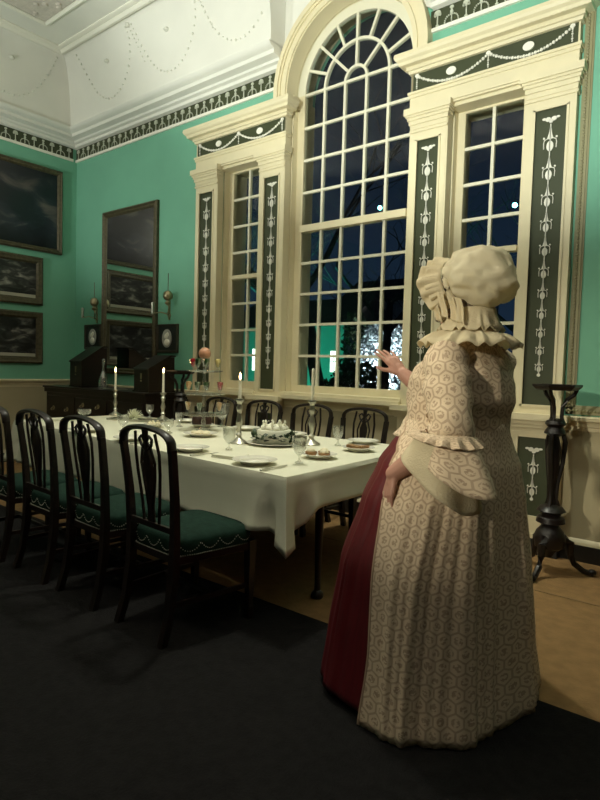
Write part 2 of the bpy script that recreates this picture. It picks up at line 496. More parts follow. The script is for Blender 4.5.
# dado, chair rail, baseboard
def rail_prof(zt): return [(0, zt-.105), (.02, zt-.10), (.022, zt-.075), (.035, zt-.07), (.037, zt-.05), (.05, zt-.035), (.065, zt-.03), (.07, zt-.008), (.06, zt), (0, zt)]
m = MB(); run_left(m, rail_prof(1.04)); struct(m.build('trim_15', CREAM))
m = MB(); run_left(m, [(0, .1), (.012, .1), (.012, .94), (0, .94)]); struct(m.build('trim_16', DADO))
base = [(0, 0), (.03, 0), (.03, .115), (0, .115)]
bcap = [(0, .115), (.032, .115), (.03, .135), (.012, .155), (0, .155)]
m = MB(); run_left(m, base); struct(m.build('baseboard_left', BLACKP))
m = MB(); run_back(m, base, 0, XR, True); struct(m.build('baseboard_back', BLACKP))
m = MB(); run_back(m, bcap, 0, XR, True); run_left(m, bcap); struct(m.build('trim_17', CREAM))
m = MB(); run_back(m, [(0, .15), (.012, .15), (.012, .9), (0, .9)], 0, XR, True); struct(m.build('trim_18', DADO))
m = MB(); run_back(m, rail_prof(1.0), 0, XR, True); struct(m.build('trim_19', CREAM))

# ------------------------------------------------------------------ pilasters
def ornament_drop(M_, x, y, ztop, zend, full=True, s0=.205):
    """husk drop: bow, then bell + oval + side curls getting smaller"""
    for s in (-1, 1):
        M_.disc((x+s*.020, y, ztop+.014), .019, .015, .008, 10)
        M_.disc((x+s*.046, y, ztop+.020), .014, .008, .008, 8)
    M_.disc((x, y, ztop), .014, .014, .009, 8)
    z = ztop-.02; sp = s0 if full else .16
    while z-sp*.8 > zend:
        k = sp/.205
        M_.box(x-.003, x+.003, y, y+.008, z-sp, z)
        h = .070*k; w = .021*k
        M_.prism([(x-w, z-.03*k-h), (x+w, z-.03*k-h), (x+w*.45, z-.03*k-h*.45), (x+.004, z-.025*k), (x-.004, z-.025*k), (x-w*.45, z-.03*k-h*.45)], y, y+.009)
        M_.disc((x, y, z-.150*k), .023*k, .036*k, .010, 12)
        for s in (-1, 1):
            pts = [(x+s*.020*k, y+.004, z-.098*k), (x+s*.038*k, y+.004, z-.105*k), (x+s*.043*k, y+.004, z-.125*k), (x+s*.041*k, y+.004, z-.165*k)]
            M_.tube(pts, .0028*k+.0006, 5)
            M_.disc((x+s*.042*k, y, z-.092*k), .007*k, .007*k, .008, 8)
        z -= sp; sp = max(sp*.945, .105)
    M_.disc((x, y, z-.01), .012, .012, .008, 8)

def pilaster(n, x0, x1):
    root = thing('trim_%d' % n, kind='structure')
    b = MB(); w = x1-x0; fr = .056
    zb, zt = 1.0, 3.205
    b.box(x0, x0+fr, 0, YW, zb, zt); b.box(x1-fr, x1, 0, YW, zb, zt)
    b.box(x0+fr, x1-fr, 0, YW, 3.115, zt); b.box(x0+fr, x1-fr, 0, YW, zb, 1.059)
    b.box(x0+fr, x1-fr, .035, YW, 1.0, 3.15)
    # beading just inside the frame
    for (a, c, z_0, z_1) in ((x0+fr-.012, x0+fr+.004, 1.05, 3.12), (x1-fr-.004, x1-fr+.012, 1.05, 3.12)):
        b.box(a, c, -.007, .0, z_0, z_1)
    b.box(x0+fr-.012, x1-fr+.012, -.007, 0, 3.111, 3.127); b.box(x0+fr-.012, x1-fr+.012, -.007, 0, 1.047, 1.063)
    b.build('pilaster_frame', CREAM, root, smooth=False)
    p = MB(); p.box(x0+fr, x1-fr, .015, .036, 1.059, 3.115)
    pn = p.build('panel', DKGREEN, root, smooth=False)
    o = MB(); ornament_drop(o, (x0+x1)/2, .007, 3.03, 1.22)
    o.build('husk_drop', RELIEF, pn, smooth=False)
    # capital
    c = MB()
    for z0, z1, e in ((3.178, 3.196, .010), (3.205, 3.240, .006), (3.240, 3.272, .016), (3.272, 3.295, .026), (3.295, 3.312, .036), (3.312, 3.362, .048)):
        c.box(x0-e, x1+e, -e, YW, z0, z1)
    c.build('capital', CREAM, root, smooth=False)
    # pedestal
    q = MB()
    px0, px1 = x0-.02, x1+.02
    q.box(px0, px0+.07, -.02, YW, .115, .90); q.box(px1-.07, px1, -.02, YW, .115, .90)
    q.box(px0+.07, px1-.07, -.02, YW, .83, .90); q.box(px0+.07, px1-.07, -.02, YW, .115, .27)
    q.box(px0-.015, px1+.015, -.04, YW, .90, .925); q.box(px0-.03, px1+.03, -.055, YW, .925, .955)
    q.box(px0-.045, px1+.045, -.075, YW, .955, 1.0)
    q.box(px0-.012, px1+.012, -.034, YW, .115, .15)
    q.build('pedestal', CREAM, root, smooth=False)
    r = MB(); r.box(px0+.07, px1-.07, -.004, YW, .27, .83)
    pp = r.build('pedestal_panel', DKGREEN, root, smooth=False)
    o = MB(); ornament_drop(o, (x0+x1)/2, -.012, .73, .36, False)
    o.build('husk_drop', RELIEF, pp, smooth=False)
    k = MB(); k.box(px0-.01, px1+.01, -.03, YW, 0, .115); k.build('plinth', BLACKP, root, smooth=False)
pilaster(20, XC-A4, XC-A3); pilaster(21, XC-A2, XC-A1); pilaster(22, XC+A1, XC+A2); pilaster(23, XC+A3, XC+A4)

# ------------------------------------------------------------------ entablatures
def rope(M_, pts, r):
    n = len(pts)
    for i in range(n):
        M_.ball(pts[i], r*(1.0 if i % 2 else .75), 6, 4)
def entablature(n, x0, x1):
    root = thing('trim_%d' % n, kind='structure')
    b = MB()
    b.box(x0-.003, x1+.003, -.004, YW, 3.362, 3.455); b.box(x0-.010, x1+.010, -.013, YW, 3.455, 3.480); b.box(x0-.018, x1+.018, -.022, YW, 3.480, 3.499)
    b.box(x0+.002, x1-.002, .016, YW, 3.4985, 3.6405)
    b.box(x0, x0+.012, .002, YW, 3.499, 3.64); b.box(x1-.012, x1, .002, YW, 3.499, 3.64)
    b.build('architrave', CREAM, root, smooth=False)
    f = MB(); f.box(x0+.012, x1-.012, .006, .02, 3.499, 3.640)
    fb = f.build('frieze_panel', DKGREEN, root, smooth=False)
    o = MB(); w = (x1-x0-.10)/2
    for k in range(2):
        a = x0+.05+w*k
        pts = []
        for j in range(30):
            t = j/29; pts.append((a+w*t, .002, 3.622-.100*(1-(2*t-1)**2)))
        rope(o, pts, .0125)
        o.disc((a+w/2, -.003, 3.583), .040, .030, .012, 16)
    for k in range(3):
        a = x0+.05+w*k
        rope(o, [(a, .002, 3.622-.016*j) for j in range(7)], .008)
        o.disc((a, -.004, 3.625), .018, .014, .012, 8)
    o.build('swag_relief', RELIEF, fb, smooth=False)
    # cornice
    c = MB()
    pr = [(0, 3.640), (.035, 3.643), (.04, 3.664), (.052, 3.668), (.052, 3.695), (.095, 3.70), (.10, 3.722), (.118, 3.738), (.128, 3.758), (.124, 3.785), (0, 3.785)]
    r0 = [(x0-max(0, d-.02), 0.02-d, z) for d, z in pr]; r1 = [(x1+max(0, d-.02), 0.02-d, z) for d, z in pr]
    b0 = [(p[0], YW, p[2]) for p in r0]; b1 = [(p[0], YW, p[2]) for p in r1]
    c.strip([b0, r0, r1, b1])
    k = int((x1-x0+.2)/.034)
    for i in range(k):
        x = x0-.062+i*.034
        if x+.018 < x1+.065: c.box(x, x+.018, -.070, -.02, 3.697, 3.717)
    c.build('cornice', CREAM, root, smooth=False)
entablature(24, XC-A4, XC-A1+.015); entablature(25, XC+A1-.015, XC+A4)

# ------------------------------------------------------------------ arch casing & reveal
def arch_ring(M_, r0, r1, y0, y1, a0=0, a1=pi, seg=40, zc=ZS):
    rings = []
    for k in range(seg+1):
        a = a0+(a1-a0)*k/seg
        rings.append([(XC+r*cos(a), y, zc+r*sin(a)) for r, y in ((r0, y0), (r1, y0), (r1, y1), (r0, y1))])
    M_.strip(rings)
m = MB()
arch_ring(m, RI, RO, 0.0, YW); arch_ring(m, RI, RI+.03, -.012, 0); arch_ring(m, RO-.045, RO, -.03, 0); arch_ring(m, RO-.065, RO-.045, -.014, 0)
for s in (-1, 1):
    for a, b_, y in ((RI, RO, 0), (RI, RI+.03, -.012), (RO-.045, RO, -.03), (RO-.065, RO-.045, -.014)):
        m.box(XC+s*a, XC+s*b_, y, YW, 3.785, ZS)
struct(m.build('trim_26', CREAM))
YG = .17
m = MB()
arch_ring(m, RI-.012, RI+.001, 0.002, YG-.015)
arch_ring(m, RI-.012, RI+.001, YG-.004, .40)
for s in (-1, 1):
    m.box(XC+s*(RI-.012), XC+s*RI, 0.002, .085, 1.0, ZS); m.box(XC+s*(RI-.020), XC+s*RI, .10, YG+.02, 1.0, ZS)
    m.box(XC+s*(RI-.002), XC+s*RI, .085, .10, 1.0, ZS)
    m.box(XC+s*(RI-.012), XC+s*RI, YG+.02, .44, 1.0, ZS)
struct(m.build('trim_27', CREAM))
for n, (a, b_) in ((28, (xs[0], xs[1])), (29, (xs[4], xs[5]))):
    m = MB()
    m.box(a, a+.012, .002, .085, 1.0, 3.36); m.box(a, a+.02, .10, YG+.02, 1.0, 3.36); m.box(a, a+.012, YG, .44, 1.0, 3.36)
    m.box(b_-.012, b_, .002, .085, 1.0, 3.36); m.box(b_-.02, b_, .10, YG+.02, 1.0, 3.36); m.box(b_-.012, b_, YG, .44, 1.0, 3.36)
    m.box(a, b_, .002, .44, 3.345, 3.36); m.box(a, b_, .03, YG, 3.32, 3.345)
    struct(m.build('trim_%d' % n, CREAM, smooth=False))

# ------------------------------------------------------------------ windows
def window(n, x0, x1, cols, rows, ztop, zmeet, zbot, gx0, gx1):
    """x0..x1 opening, gx glass field, rows = list of z lines"""
    root = thing('window_%d' % n, kind='structure')
    s = MB(); y0, y1 = YG-.0, YG+.045
    s.box(x0, gx0, y0, y1, 1.0, ztop); s.box(gx1, x1, y0, y1, 1.0, ztop)
    s.box(gx0, gx1, y0, y1, 1.0, zbot)
    if n != 2: s.box(gx0, gx1, y0, y1, rows[-1], ztop)
    if zmeet: s.box(gx0, gx1, y0-.03, y1, zmeet[0], zmeet[1])
    fr = s.build('window_frame', CREAM, root, smooth=False)
    mt = MB(); bw = .012
    dx = (gx1-gx0)/cols
    for k in range(1, cols): mt.box(gx0+dx*k-bw, gx0+dx*k+bw, y0+.004, y1-.01, zbot, rows[-1])
    for z in rows[1:]:
        if n != 2 and z == rows[-1]: continue
        mt.box(gx0, gx1, y0+.006, y1-.012, z-bw, z+bw)
    if n == 2:
        R = (gx1-gx0)/2
        for r in (dx*.5, dx*1.5): arch_ring(mt, r-bw, r+bw, y0+.002, y1-.008, seg=28)
        arch_ring(mt, R, RI, y0, y1, seg=40)
        for k in range(1, 8):
            a = pi*k/8; r0_ = dx*1.5
            if k in (2, 4, 6): r0_ = dx*.5
            t = (cos(a), sin(a)); nrm = (-sin(a), cos(a))
            pts = [(XC+t[0]*r0_+nrm[0]*bw, ZS+t[1]*r0_+nrm[1]*bw), (XC+t[0]*R+nrm[0]*bw, ZS+t[1]*R+nrm[1]*bw), (XC+t[0]*R-nrm[0]*bw, ZS+t[1]*R-nrm[1]*bw), (XC+t[0]*r0_-nrm[0]*bw, ZS+t[1]*r0_-nrm[1]*bw)]
            mt.prism(pts, y0+.004, y1-.01)
    mt.build('glazing_bars', SASH, root, smooth=False)
    g = MB()
    if n == 2:
        R = (gx1-gx0)/2
        pts = [(gx0, zbot), (gx1, zbot)]+[(XC+R*cos(pi*k/24), ZS+R*sin(pi*k/24)) for k in range(25)]
        g.prism(pts, y0+.02, y0+.023)
    else: g.box(gx0, gx1, y0+.02, y0+.023, zbot, rows[-1])
    g.build('pane', PANE, root, smooth=False)
    q = MB(); q.box(x0+.004, x1-.004, -.035, YG, .985, 1.022); q.box(x0+.004, x1-.004, -.01, YG, 1.022, 1.045)
    q.build('window_sill', CREAM, root, smooth=False)
window(1, xs[0], xs[1], 2, [1.125, 1.396, 1.66, 1.94, 2.216, 2.477, 2.75, 3.03, 3.305], 3.345, (2.195, 2.235), 1.125, 2.892, 3.342)
window(2, xs[2], xs[3], 5, [1.11, 1.395, 1.695, 1.99, 2.285, 2.61, 2.954, 3.258, 3.56, 3.87], ZS, (2.577, 2.64), 1.11, 3.827, 4.967)
window(3, xs[4], xs[5], 2, [1.125, 1.396, 1.66, 1.94, 2.216, 2.477, 2.75, 3.03, 3.305], 3.345, (2.195, 2.235), 1.125, XC+(XC-3.342), XC+(XC-2.892))

# gilt border of the wallpaper on the right
m = MB(); x0 = XC+A4+.018
def bead_border(M_, x0, x1, z0, z1, t):
    M_.box(x0, x0+t, YW-.016, YW, z0, z1)
    k = int((z1-z0)/.022)
    for i in range(k): M_.ball((x0+t*.5, YW-.018, z0+.011+i*.022), .010, 6, 4)
    M_.box(x0, x1, YW-.016, YW, z0, z0+t)
    k = int((x1-x0)/.022)
    for i in range(k): M_.ball((x0+.011+i*.022, YW-.018, z0+t*.5), .010, 6, 4)
bead_border(m, x0, XR, 1.01, 3.95, .05)
m.box(x0+.05, x0+.062, YW-.008, YW, 1.06, 3.95); m.box(x0+.05, XR, YW-.008, YW, 1.06, 1.072)
struct(m.build('trim_30', mat('border_gilt', (.27, .25, .13), .5), smooth=False))

# ------------------------------------------------------------------ pictures on the left wall
def rect_frame(M_, y0, y1, z0, z1, t, dep, base=0.004):
    """frame on the left wall, mitred profile, facing +x"""
    pr = [(0, 0), (dep*.7, .0), (dep, t*.25), (dep*.75, t*.5), (dep*.8, t*.72), (dep*.35, t), (0, t)]
    cs = [(y0, z0, 1, 1), (y1, z0, -1, 1), (y1, z1, -1, -1), (y0, z1, 1, -1)]
    rings = [[(base+d, c[0]+c[2]*i, c[1]+c[3]*i) for d, i in pr] for c in cs]
    rings.append(rings[0]); M_.strip(rings, True, False, False)
def picture(name, label, y0, y1, z0, z1, t, dep, pm, strip=0, fm=GILT):
    cyy = (y0+y1)/2
    root = thing(name, label, 'painting' if not strip else 'picture', (0, cyy, z0))
    L_ = lambda v: v-cyy
    f = MB(); rect_frame(f, L_(y0), L_(y1), 0, z1-z0, t, dep); f.build('frame', fm, root)
    c = MB(); a, b_ = L_(y0)+t-.006, L_(y1)-t+.006; h0 = t-.006; h1 = z1-z0-t+.006
    zs = h0+strip
    c.box(.004, .016, a, b_, zs, h1)
    for i in range(len(c.uv)): c.uv[i] = ((0, 0), (0, 0), (0, 0), (0, 0))
    # face toward +x is index 3
    c.uv[3] = ((0, 0), (1, 0), (1, 1), (0, 1))
    c.build('canvas' if not strip else 'print', pm, root, smooth=False)
    if strip:
        s_ = MB(); s_.box(.004, .015, a+.01, b_-.01, h0+.01, zs); s_.build('margin', PAPER, root, smooth=False)
        s_ = MB(); s_.box(.003, .0145, a, b_, h0, zs+.002); s_.build('mount', FRAMEB, root, smooth=False)
picture('seascape_painting', 'large dark oil seascape in a gilt frame, topmost picture on the left wall', -1.70, -.16, 2.68, 3.76, .065, .05, SEA)
picture('framed_engraving', 'monochrome engraving hung between the large seascape and the lowest picture', -1.34, -.42, 1.99, 2.60, .085, .045, PRINT1, .05)
picture('framed_engraving', 'darker engraving hung lowest on the left wall, just above the chair rail', -1.34, -.42, 1.24, 1.90, .085, .045, PRINT2, .05)

# ------------------------------------------------------------------ pier glass
def frame_back(M_, x0, x1, z0, z1, t, dep, y=YW-.004, prof=None):
    pr = prof or [(0, 0), (dep*.7, .0), (dep, t*.25), (dep*.72, t*.5), (dep*.8, t*.72), (dep*.35, t), (0, t)]
    cs = [(x0, z0, 1, 1), (x1, z0, -1, 1), (x1, z1, -1, -1), (x0, z1, 1, -1)]
    rings = [[(c[0]+c[2]*i, y-d, c[1]+c[3]*i) for d, i in pr] for c in cs]
    rings.append(rings[0]); M_.strip(rings, True, False, False)
root = thing('pier_glass', 'tall gilt framed looking glass reflecting the pictures, above the sideboard', 'mirror', (1.235, YW, 1.14))
m = MB(); frame_back(m, -.555, .555, 0, 2.04, .075, .05, -.004); m.build('frame', GILT, root)
m = MB(); m.box(-.485, .485, -.022, -.006, .07, 1.97); m.build('mirror_plate', MIRROR, root, smooth=False)

# oval portraits in square frames
def medallion(label, x, z):
    root = thing('medallion', label, 'picture', (x, YW, z), group=None)
    m = MB(); frame_back(m, -.19, .19, -.165, .165, .035, .03, -.004); m.build('frame', FRAMEB, root)
    m = MB(); m.box(-.158, .158, -.018, -.006, -.133, .133); m.build('backboard', BLACKP, root, smooth=False)
    m = MB(); m.disc((0, -.028, 0), .082, .105, .01, 26); ov = m.build('oval_relief', mat('plaster_oval', (.42, .42, .38), .6), root)
    m = MB(); m.ball((-.005, -.030, .022), .034, 10, 6, sy=.35); m.ball((.01, -.030, -.045), .05, 10, 6, sy=.3, sz=.8); m.ball((.018, -.030, .045), .026, 8, 6, sy=.4)
    m.build('bust', RELIEF, ov)
medallion('small oval relief in a square black frame left of the pier glass', .45, 1.61)
medallion('small oval relief in a square black frame right of the pier glass', 1.985, 1.575)

# wall sconces
def sconce(label, x, s):
    root = thing('wall_sconce', label, 'sconce', (x, YW, 1.84))
    m = MB(); m.lathe([(.001, 0), (.028, -.004), (.024, -.014), (.012, -.02)], (0, 0, 0), 14, 'y'); m.box(-.014, .014, -.012, 0, -.05, .19)
    m.ball((0, -.01, .20), .02, 8, 6, sz=1.4); m.build('backplate', BRASS, root)
    m = MB(); pts = [(0, -.01, .02), (s*.03, -.05, .0), (s*.08, -.09, .02), (s*.11, -.10, .07), (s*.09, -.10, .12)]
    m.tube(pts, .007, 7); m.tube([(s*.05, -.07, .005), (-s*.03, -.10, .03), (-s*.13, -.11, .02), (-s*.17, -.11, .05)], .006, 7)
    m.build('arm', BRASS, root)
    m = MB(); m.lathe([(.012, .10), (.03, .115), (.036, .13), (.02, .14), (.022, .155), (.046, .175), (.056, .20), (.05, .235), (.034, .255), (.03, .26)], (s*.09, -.10, 0), 16)
    m.build('urn', BRASS, root)
    m = MB(); m.tube([(s*.09, -.10, .26), (s*.09, -.10, .46)], .005, 8); m.build('taper', mat('dark_taper', (.12, .14, .10), .6), root)
    m = MB(); m.lathe([(.006, .04), (.018, .05), (.016, .11), (.019, .17), (.008, .18)], (-s*.17, -.11, -.03), 10); m.build('drip_cup', SILVER, root)
sconce('brass wall sconce with an urn left of the pier glass', .52, 1)
sconce('brass wall sconce with an urn right of the pier glass', 2.0, 1)

# ------------------------------------------------------------------ sideboard
root = thing('sideboard', 'dark mahogany sideboard with drawers beneath the pier glass', 'sideboard', (1.42, -.32, 0))
m = MB(); m.box(-1.02, 1.02, -.27, .33, .90, .955); m.box(-1.035, 1.035, -.285, .335, .955, .975); m.build('top', MAHOG, root, bevel=.004)
m = MB(); m.box(-1.0, 1.0, -.25, .32, .52, .90); m.build('case', MAHOG, root, bevel=.003)
for k, (a, b_, z0, z1) in enumerate(((-.96, -.34, .56, .86), (-.31, .31, .70, .86), (.34, .96, .56, .86))):
    m = MB(); m.box(a, b_, -.262, -.25, z0, z1); dr = m.build('drawer', MAHOG, root, bevel=.004)
    for s in (.25, .75):
        m = MB(); x = lerp(a, b_, s); zc_ = (z0+z1)/2
        m.lathe([(.001, -.006), (.026, -.004), (.026, 0)], (x, -.262, zc_), 14, 'y')
        m.tube([(x-.03, -.27, zc_), (x-.028, -.285, zc_-.02), (x, -.29, zc_-.028), (x+.028, -.285, zc_-.02), (x+.03, -.27, zc_)], .004, 6)
        m.build('handle', BRASS, dr)
for x in (-.95, -.35, .35, .95):
    for y in (-.22, .28):
        m = MB(); rr = [[(x+a*w, y+b_*w, z) for a, b_ in ((-1, -1), (1, -1), (1, 1), (-1, 1))] for z, w in ((0, .018), (.08, .02), (.085, .026), (.52, .032))]
        m.strip(rr); m.build('leg', MAHOG, root, smooth=False)
def knife_box(label, x, y, h):
    root = thing('knife_box', label, 'knife box', (x, y, .975))
    m = MB(); w = .13
    pts = [(-.16, .015), (.18, .015), (.18, h-.02), (.12, h-.02), (-.16, h*.62)]
    m.prism(pts, -w, w, 'x'); m.build('body', MAHOG, root, smooth=False, bevel=.003)
    m = MB(); m.prism([(-.175, h*.60), (-.17, h*.63), (.12, h), (.19, h), (.19, h-.018), (.125, h-.018)], -w-.006, w+.006, 'x'); m.build('lid', MAHOG, root, smooth=False)
    m = MB(); m.box(-w-.008, w+.008, -.17, .188, 0, .016); m.build('foot', MAHOG, root, smooth=False)
    m = MB(); m.box(-.012, .012, -.166, -.16, h*.35, h*.5); m.lathe([(.001, -.01), (.01, -.008), (.01, 0)], (0, -.16, h*.3), 10, 'y'); m.build('lock_plate', BRASS, root)
knife_box('slant-topped dark knife box at the left end of the sideboard', .90, -.30, .50)
knife_box('slant-topped dark knife box at the right end of the sideboard', 2.22, -.32, .40)
root = thing('decanter', 'clear glass decanter on the sideboard between the knife boxes', 'decanter', (1.42, -.42, .976))
m = MB(); m.lathe([(.045, 0), (.052, .01), (.055, .06), (.05, .12), (.025, .18), (.014, .21), (.013, .27), (.024, .285)], seg=18); m.build('bottle', GLASS, root)
m = MB(); m.ball((0, 0, .315), .024, 8, 6, sz=1.3); m.tube([(0, 0, .25), (0, 0, .30)], .008, 8); m.build('stopper', GLASS, root)
root = thing('tray', 'oval silver tray lying on the sideboard near the decanter', 'tray', (1.40, -.40, .9752))
root2 = MB(); root2.lathe([(.001, 0), (.10, 0), (.17, .0005), (.185, .006), (.18, .0068), (.165, .0015), (.001, .0008)], (0, 0, 0), 28)
bpy.data.objects.remove(root)
o = root2.build('serving_tray', SILVER, loc=(1.66, -.42, .9752)); o.scale = (1.0, .6, 1)
tag(o, 'oval silver tray lying flat on the sideboard beside the decanter', 'tray')

# ------------------------------------------------------------------ torcheres (candle stands)
def torchere(label, x, y, rz):
    root = thing('candle_stand', label, 'candle stand', (x, y, 0), rz)
    m = MB(); m.lathe([(.001, 1.180), (.12, 1.180), (.135, 1.19), (.150, 1.205), (.150, 1.218), (.138, 1.212), (.001, 1.208)], seg=6); m.build('top', EBONY, root, smooth=False)
    for k in range(3):
        a = 2*pi*k/3; c, s = cos(a), sin(a)
        P = lambda r, z: (r*c, r*s, z)
        m = MB(); m.tube([P(.118, 1.185), P(.10, 1.15), P(.06, 1.12), P(.038, 1.07), P(.034, 1.01), P(.045, .97)], [.012, .013, .014, .013, .012, .014], 7); m.build('bracket', EBONY, root)
        m = MB(); m.tube([P(.05, .90), P(.065, .85), P(.055, .72), P(.030, .58), P(.026, .48), P(.045, .42)], [.014, .015, .014, .013, .013, .016], 7); m.build('upright', EBONY, root)
        m = MB(); m.tube([P(.05, .21), P(.09, .23), P(.125, .20), P(.13, .13), P(.155, .07), P(.21, .03), P(.25, .018)], [.026, .028, .026, .022, .020, .018, .016], 8); m.ball(P(.262, .024), .028, 8, 6, sz=.8)
        m.build('leg', EBONY, root)
    m = MB(); m.lathe([(.02, 1.0), (.055, .985), (.065, .965), (.045, .945), (.06, .925), (.068, .905), (.03, .885)], seg=14)
    m.build('collar', EBONY, root)
    m = MB(); m.lathe([(.012, .95), (.03, .86), (.045, .80), (.034, .66), (.018, .52), (.03, .44), (.012, .42)], seg=12); m.build('stem', EBONY, root)
    m = MB(); m.lathe([(.02, .45), (.07, .43), (.09, .405), (.055, .385), (.085, .36), (.09, .33), (.05, .31), (.085, .27), (.10, .23), (.09, .17), (.04, .14), (.02, .10)], seg=14)
    m.build('base', EBONY, root)
torchere('carved black candle stand on three scrolled feet right of the woman', 6.37, -.34, radians(25))
torchere('carved black candle stand behind the table, right of the sideboard', 2.72, -.36, radians(5))

# ------------------------------------------------------------------ chairs
def make_chair(label):
    root = thing('dining_chair', label, 'chair')
    # seat rail + upholstery
    def trap(y0, y1, w0, w1): return [(-w0, y0), (w0, y0), (w1, y1), (-w1, y1)]
    # upholstered seat: rounded grid
    s = MB(); rings = []
    def outline(k, n=28, gx=1, gy=1):
        pts = []
        for j in range(n):
            a = 2*pi*j/n; c, q = cos(a), sin(a)
            ex = abs(c)**.35*(1 if c >= 0 else -1); ey = abs(q)**.35*(1 if q >= 0 else -1)
            yy = .015+.225*ey*gy; w = lerp(.195, .245, (yy+.21)/.45)
            pts.append((w*ex*gx, yy))
        return pts
    for z, g in ((.385, .985), (.39, 1.0), (.43, 1.005), (.452, 1.0), (.468, .96), (.480, .85), (.488, .6), (.491, .25), (.4915, .01)):
        rings.append([(p[0], p[1], z) for p in outline(0, 36, g, g)])
    s.strip(rings); seat = s.build('seat', SEATM, root)
    n = MB()
    ol = outline(0, 36, 1.012, 1.012)
    per = []
    for j in range(36):
        p, q = ol[j], ol[(j+1) % 36]
        d = hypot(q[0]-p[0], q[1]-p[1]); k = max(1, int(d/.009))
        for i in range(k): per.append((lerp(p[0], q[0], i/k), lerp(p[1], q[1], i/k)))
    L = 0
    for i, p in enumerate(per):
        n.ball((p[0], p[1], .392), .0030, 4, 3)
        t = (i/len(per)*15) % 1
        n.ball((p[0], p[1], .445-.036*(1-(2*t-1)**2)), .0030, 4, 3)
    n.build('nail_trim', NAILM, root, smooth=False)
    r = MB()
    r.box(-.185, .185, -.208, -.185, .355, .388)
    r.prism(trap(-.21, -.19, .185, .19), .355, .388, 'z'); r.prism([(-.19, -.2), (-.165, -.2), (-.215, .22), (-.24, .22)], .355, .388, 'z')
    r.prism([(.19, -.2), (.165, -.2), (.215, .22), (.24, .22)], .355, .388, 'z'); r.box(-.235, .235, .20, .232, .355, .388)
    r.build('seat_frame', MAHOG, root, smooth=False)
    for sx in (-1, 1):
        l = MB(); rr = [[(sx*.222+a*w, .212+b_*w, z) for a, b_ in ((-1, -1), (1, -1), (1, 1), (-1, 1))] for z, w in ((0, .017), (.06, .017), (.065, .014), (.36, .022), (.40, .022))]
        l.strip(rr); l.build('leg', MAHOG, root, smooth=False)
        l = MB(); rr = []
        for z, y, x, w in ((0, -.275, .185, .018), (.12, -.240, .18, .018), (.30, -.215, .178, .021), (.48, -.212, .180, .019), (.66, -.222, .188, .017), (.80, -.238, .196, .016), (.885, -.250, .202, .016)):
            rr.append([(sx*x+a*w, y+b_*w*.9, z) for a, b_ in ((-1, -1), (1, -1), (1, 1), (-1, 1))])
        l.strip(rr); l.build('leg', MAHOG, root, smooth=False)
    for sx in (-1, 1):
        l = MB(); l.tube([(sx*.182, -.22, .17), (sx*.218, .212, .17)], .011, 4, ry=.016); l.build('stretcher', MAHOG, root, smooth=False)
    l = MB(); l.tube([(-.20, 0, .17), (.20, 0, .17)], .011, 4, ry=.016, up=(0, 0, 1)); l.build('stretcher', MAHOG, root, smooth=False)
    # arched crest rail
    c = MB(); pts = []
    for k in range(21):
        a = pi*k/20
        x = -.202*cos(a)*(1 if True else 1); 
        z = .885+.085*(sin(a)**.62)
        if k in (0, 20): z = .872
        pts.append((x*(.985 if 0 < k < 20 else 1), -.250-.012*sin(a), z))
    c.tube(pts, .013, 8, ry=.024, up=(0, 1, 0)); c.build('crest_rail', MAHOG, root)
    # pierced splat
    q = MB()
    def B(z): return interp([(.48, -.214), (.66, -.224), (.80, -.240), (.96, -.262)], z)[0]
    def rib(pl, r, ry=.008): q.tube([(x, B(z), z) for x, z in pl], r, 6, ry=ry, up=(0, 1, 0))
    for sx in (-1, 1):
        rib([(sx*.060, .51), (sx*.072, .62), (sx*.092, .76), (sx*.096, .85), (sx*.080, .945)], .008)
        rib([(sx*.022, .52), (sx*.016, .58), (sx*.044, .72), (sx*.056, .80), (sx*.034, .87), (sx*.010, .900)], .006)
        rib([(sx*.005, .86), (sx*.040, .885), (sx*.052, .915), (sx*.030, .93), (sx*.008, .905)], .007)
    for z, w in ((.53, .016), (.56, .028), (.60, .012), (.66, .020), (.72, .036), (.78, .046), (.82, .040), (.86, .020), (.90, .014), (.955, .018)):
        pass
    pr = [(.50, .020), (.53, .014), (.55, .022), (.58, .010), (.62, .009), (.70, .018), (.78, .030), (.82, .028), (.86, .012), (.90, .008), (.96, .016)]
    q.strip([[(-w, B(z)-.008, z), (w, B(z)-.008, z), (w, B(z)+.008, z), (-w, B(z)+.008, z)] for z, w in pr])
    q.box(-.178, .178, -.228, -.212, .496, .522)
    q.build('splat', MAHOG, root)
    return root
NEAR = [(5.20, -2.36, .0, 'dark carved dining chair nearest the camera, teal seat fully in view'),
        (4.62, -2.345, .0, 'dark carved dining chair in front of the table, second from its right corner'),
        (4.10, -2.335, .0, 'dark carved dining chair in front of the table, third from its right corner'),
        (3.56, -2.33, .0, 'dark carved dining chair cut off by the left edge of the picture')]
ch0 = make_chair(NEAR[0][3]); ch0.location = (NEAR[0][0], NEAR[0][1], .0125); ch0.rotation_euler = (0, 0, radians(-4)); ch0['group'] = 'dining chairs around the table'
for x, y, z, lb in NEAR[1:]: dup(ch0, (x, y, .0125), radians(-3), lb)
for x, lb in ((3.33, 'dining chair behind the table, seen past the glass tiers of sweets'),
              (3.88, 'dining chair behind the table, right behind the tall candlestick beside the cake'),
              (4.43, 'dining chair behind the table, seen between the white cake and the rear candlestick'),
              (4.95, 'dining chair behind the table, closest to the woman')):
    dup(ch0, (x, -.62, 0), pi+radians(random.uniform(-2, 2)), lb)

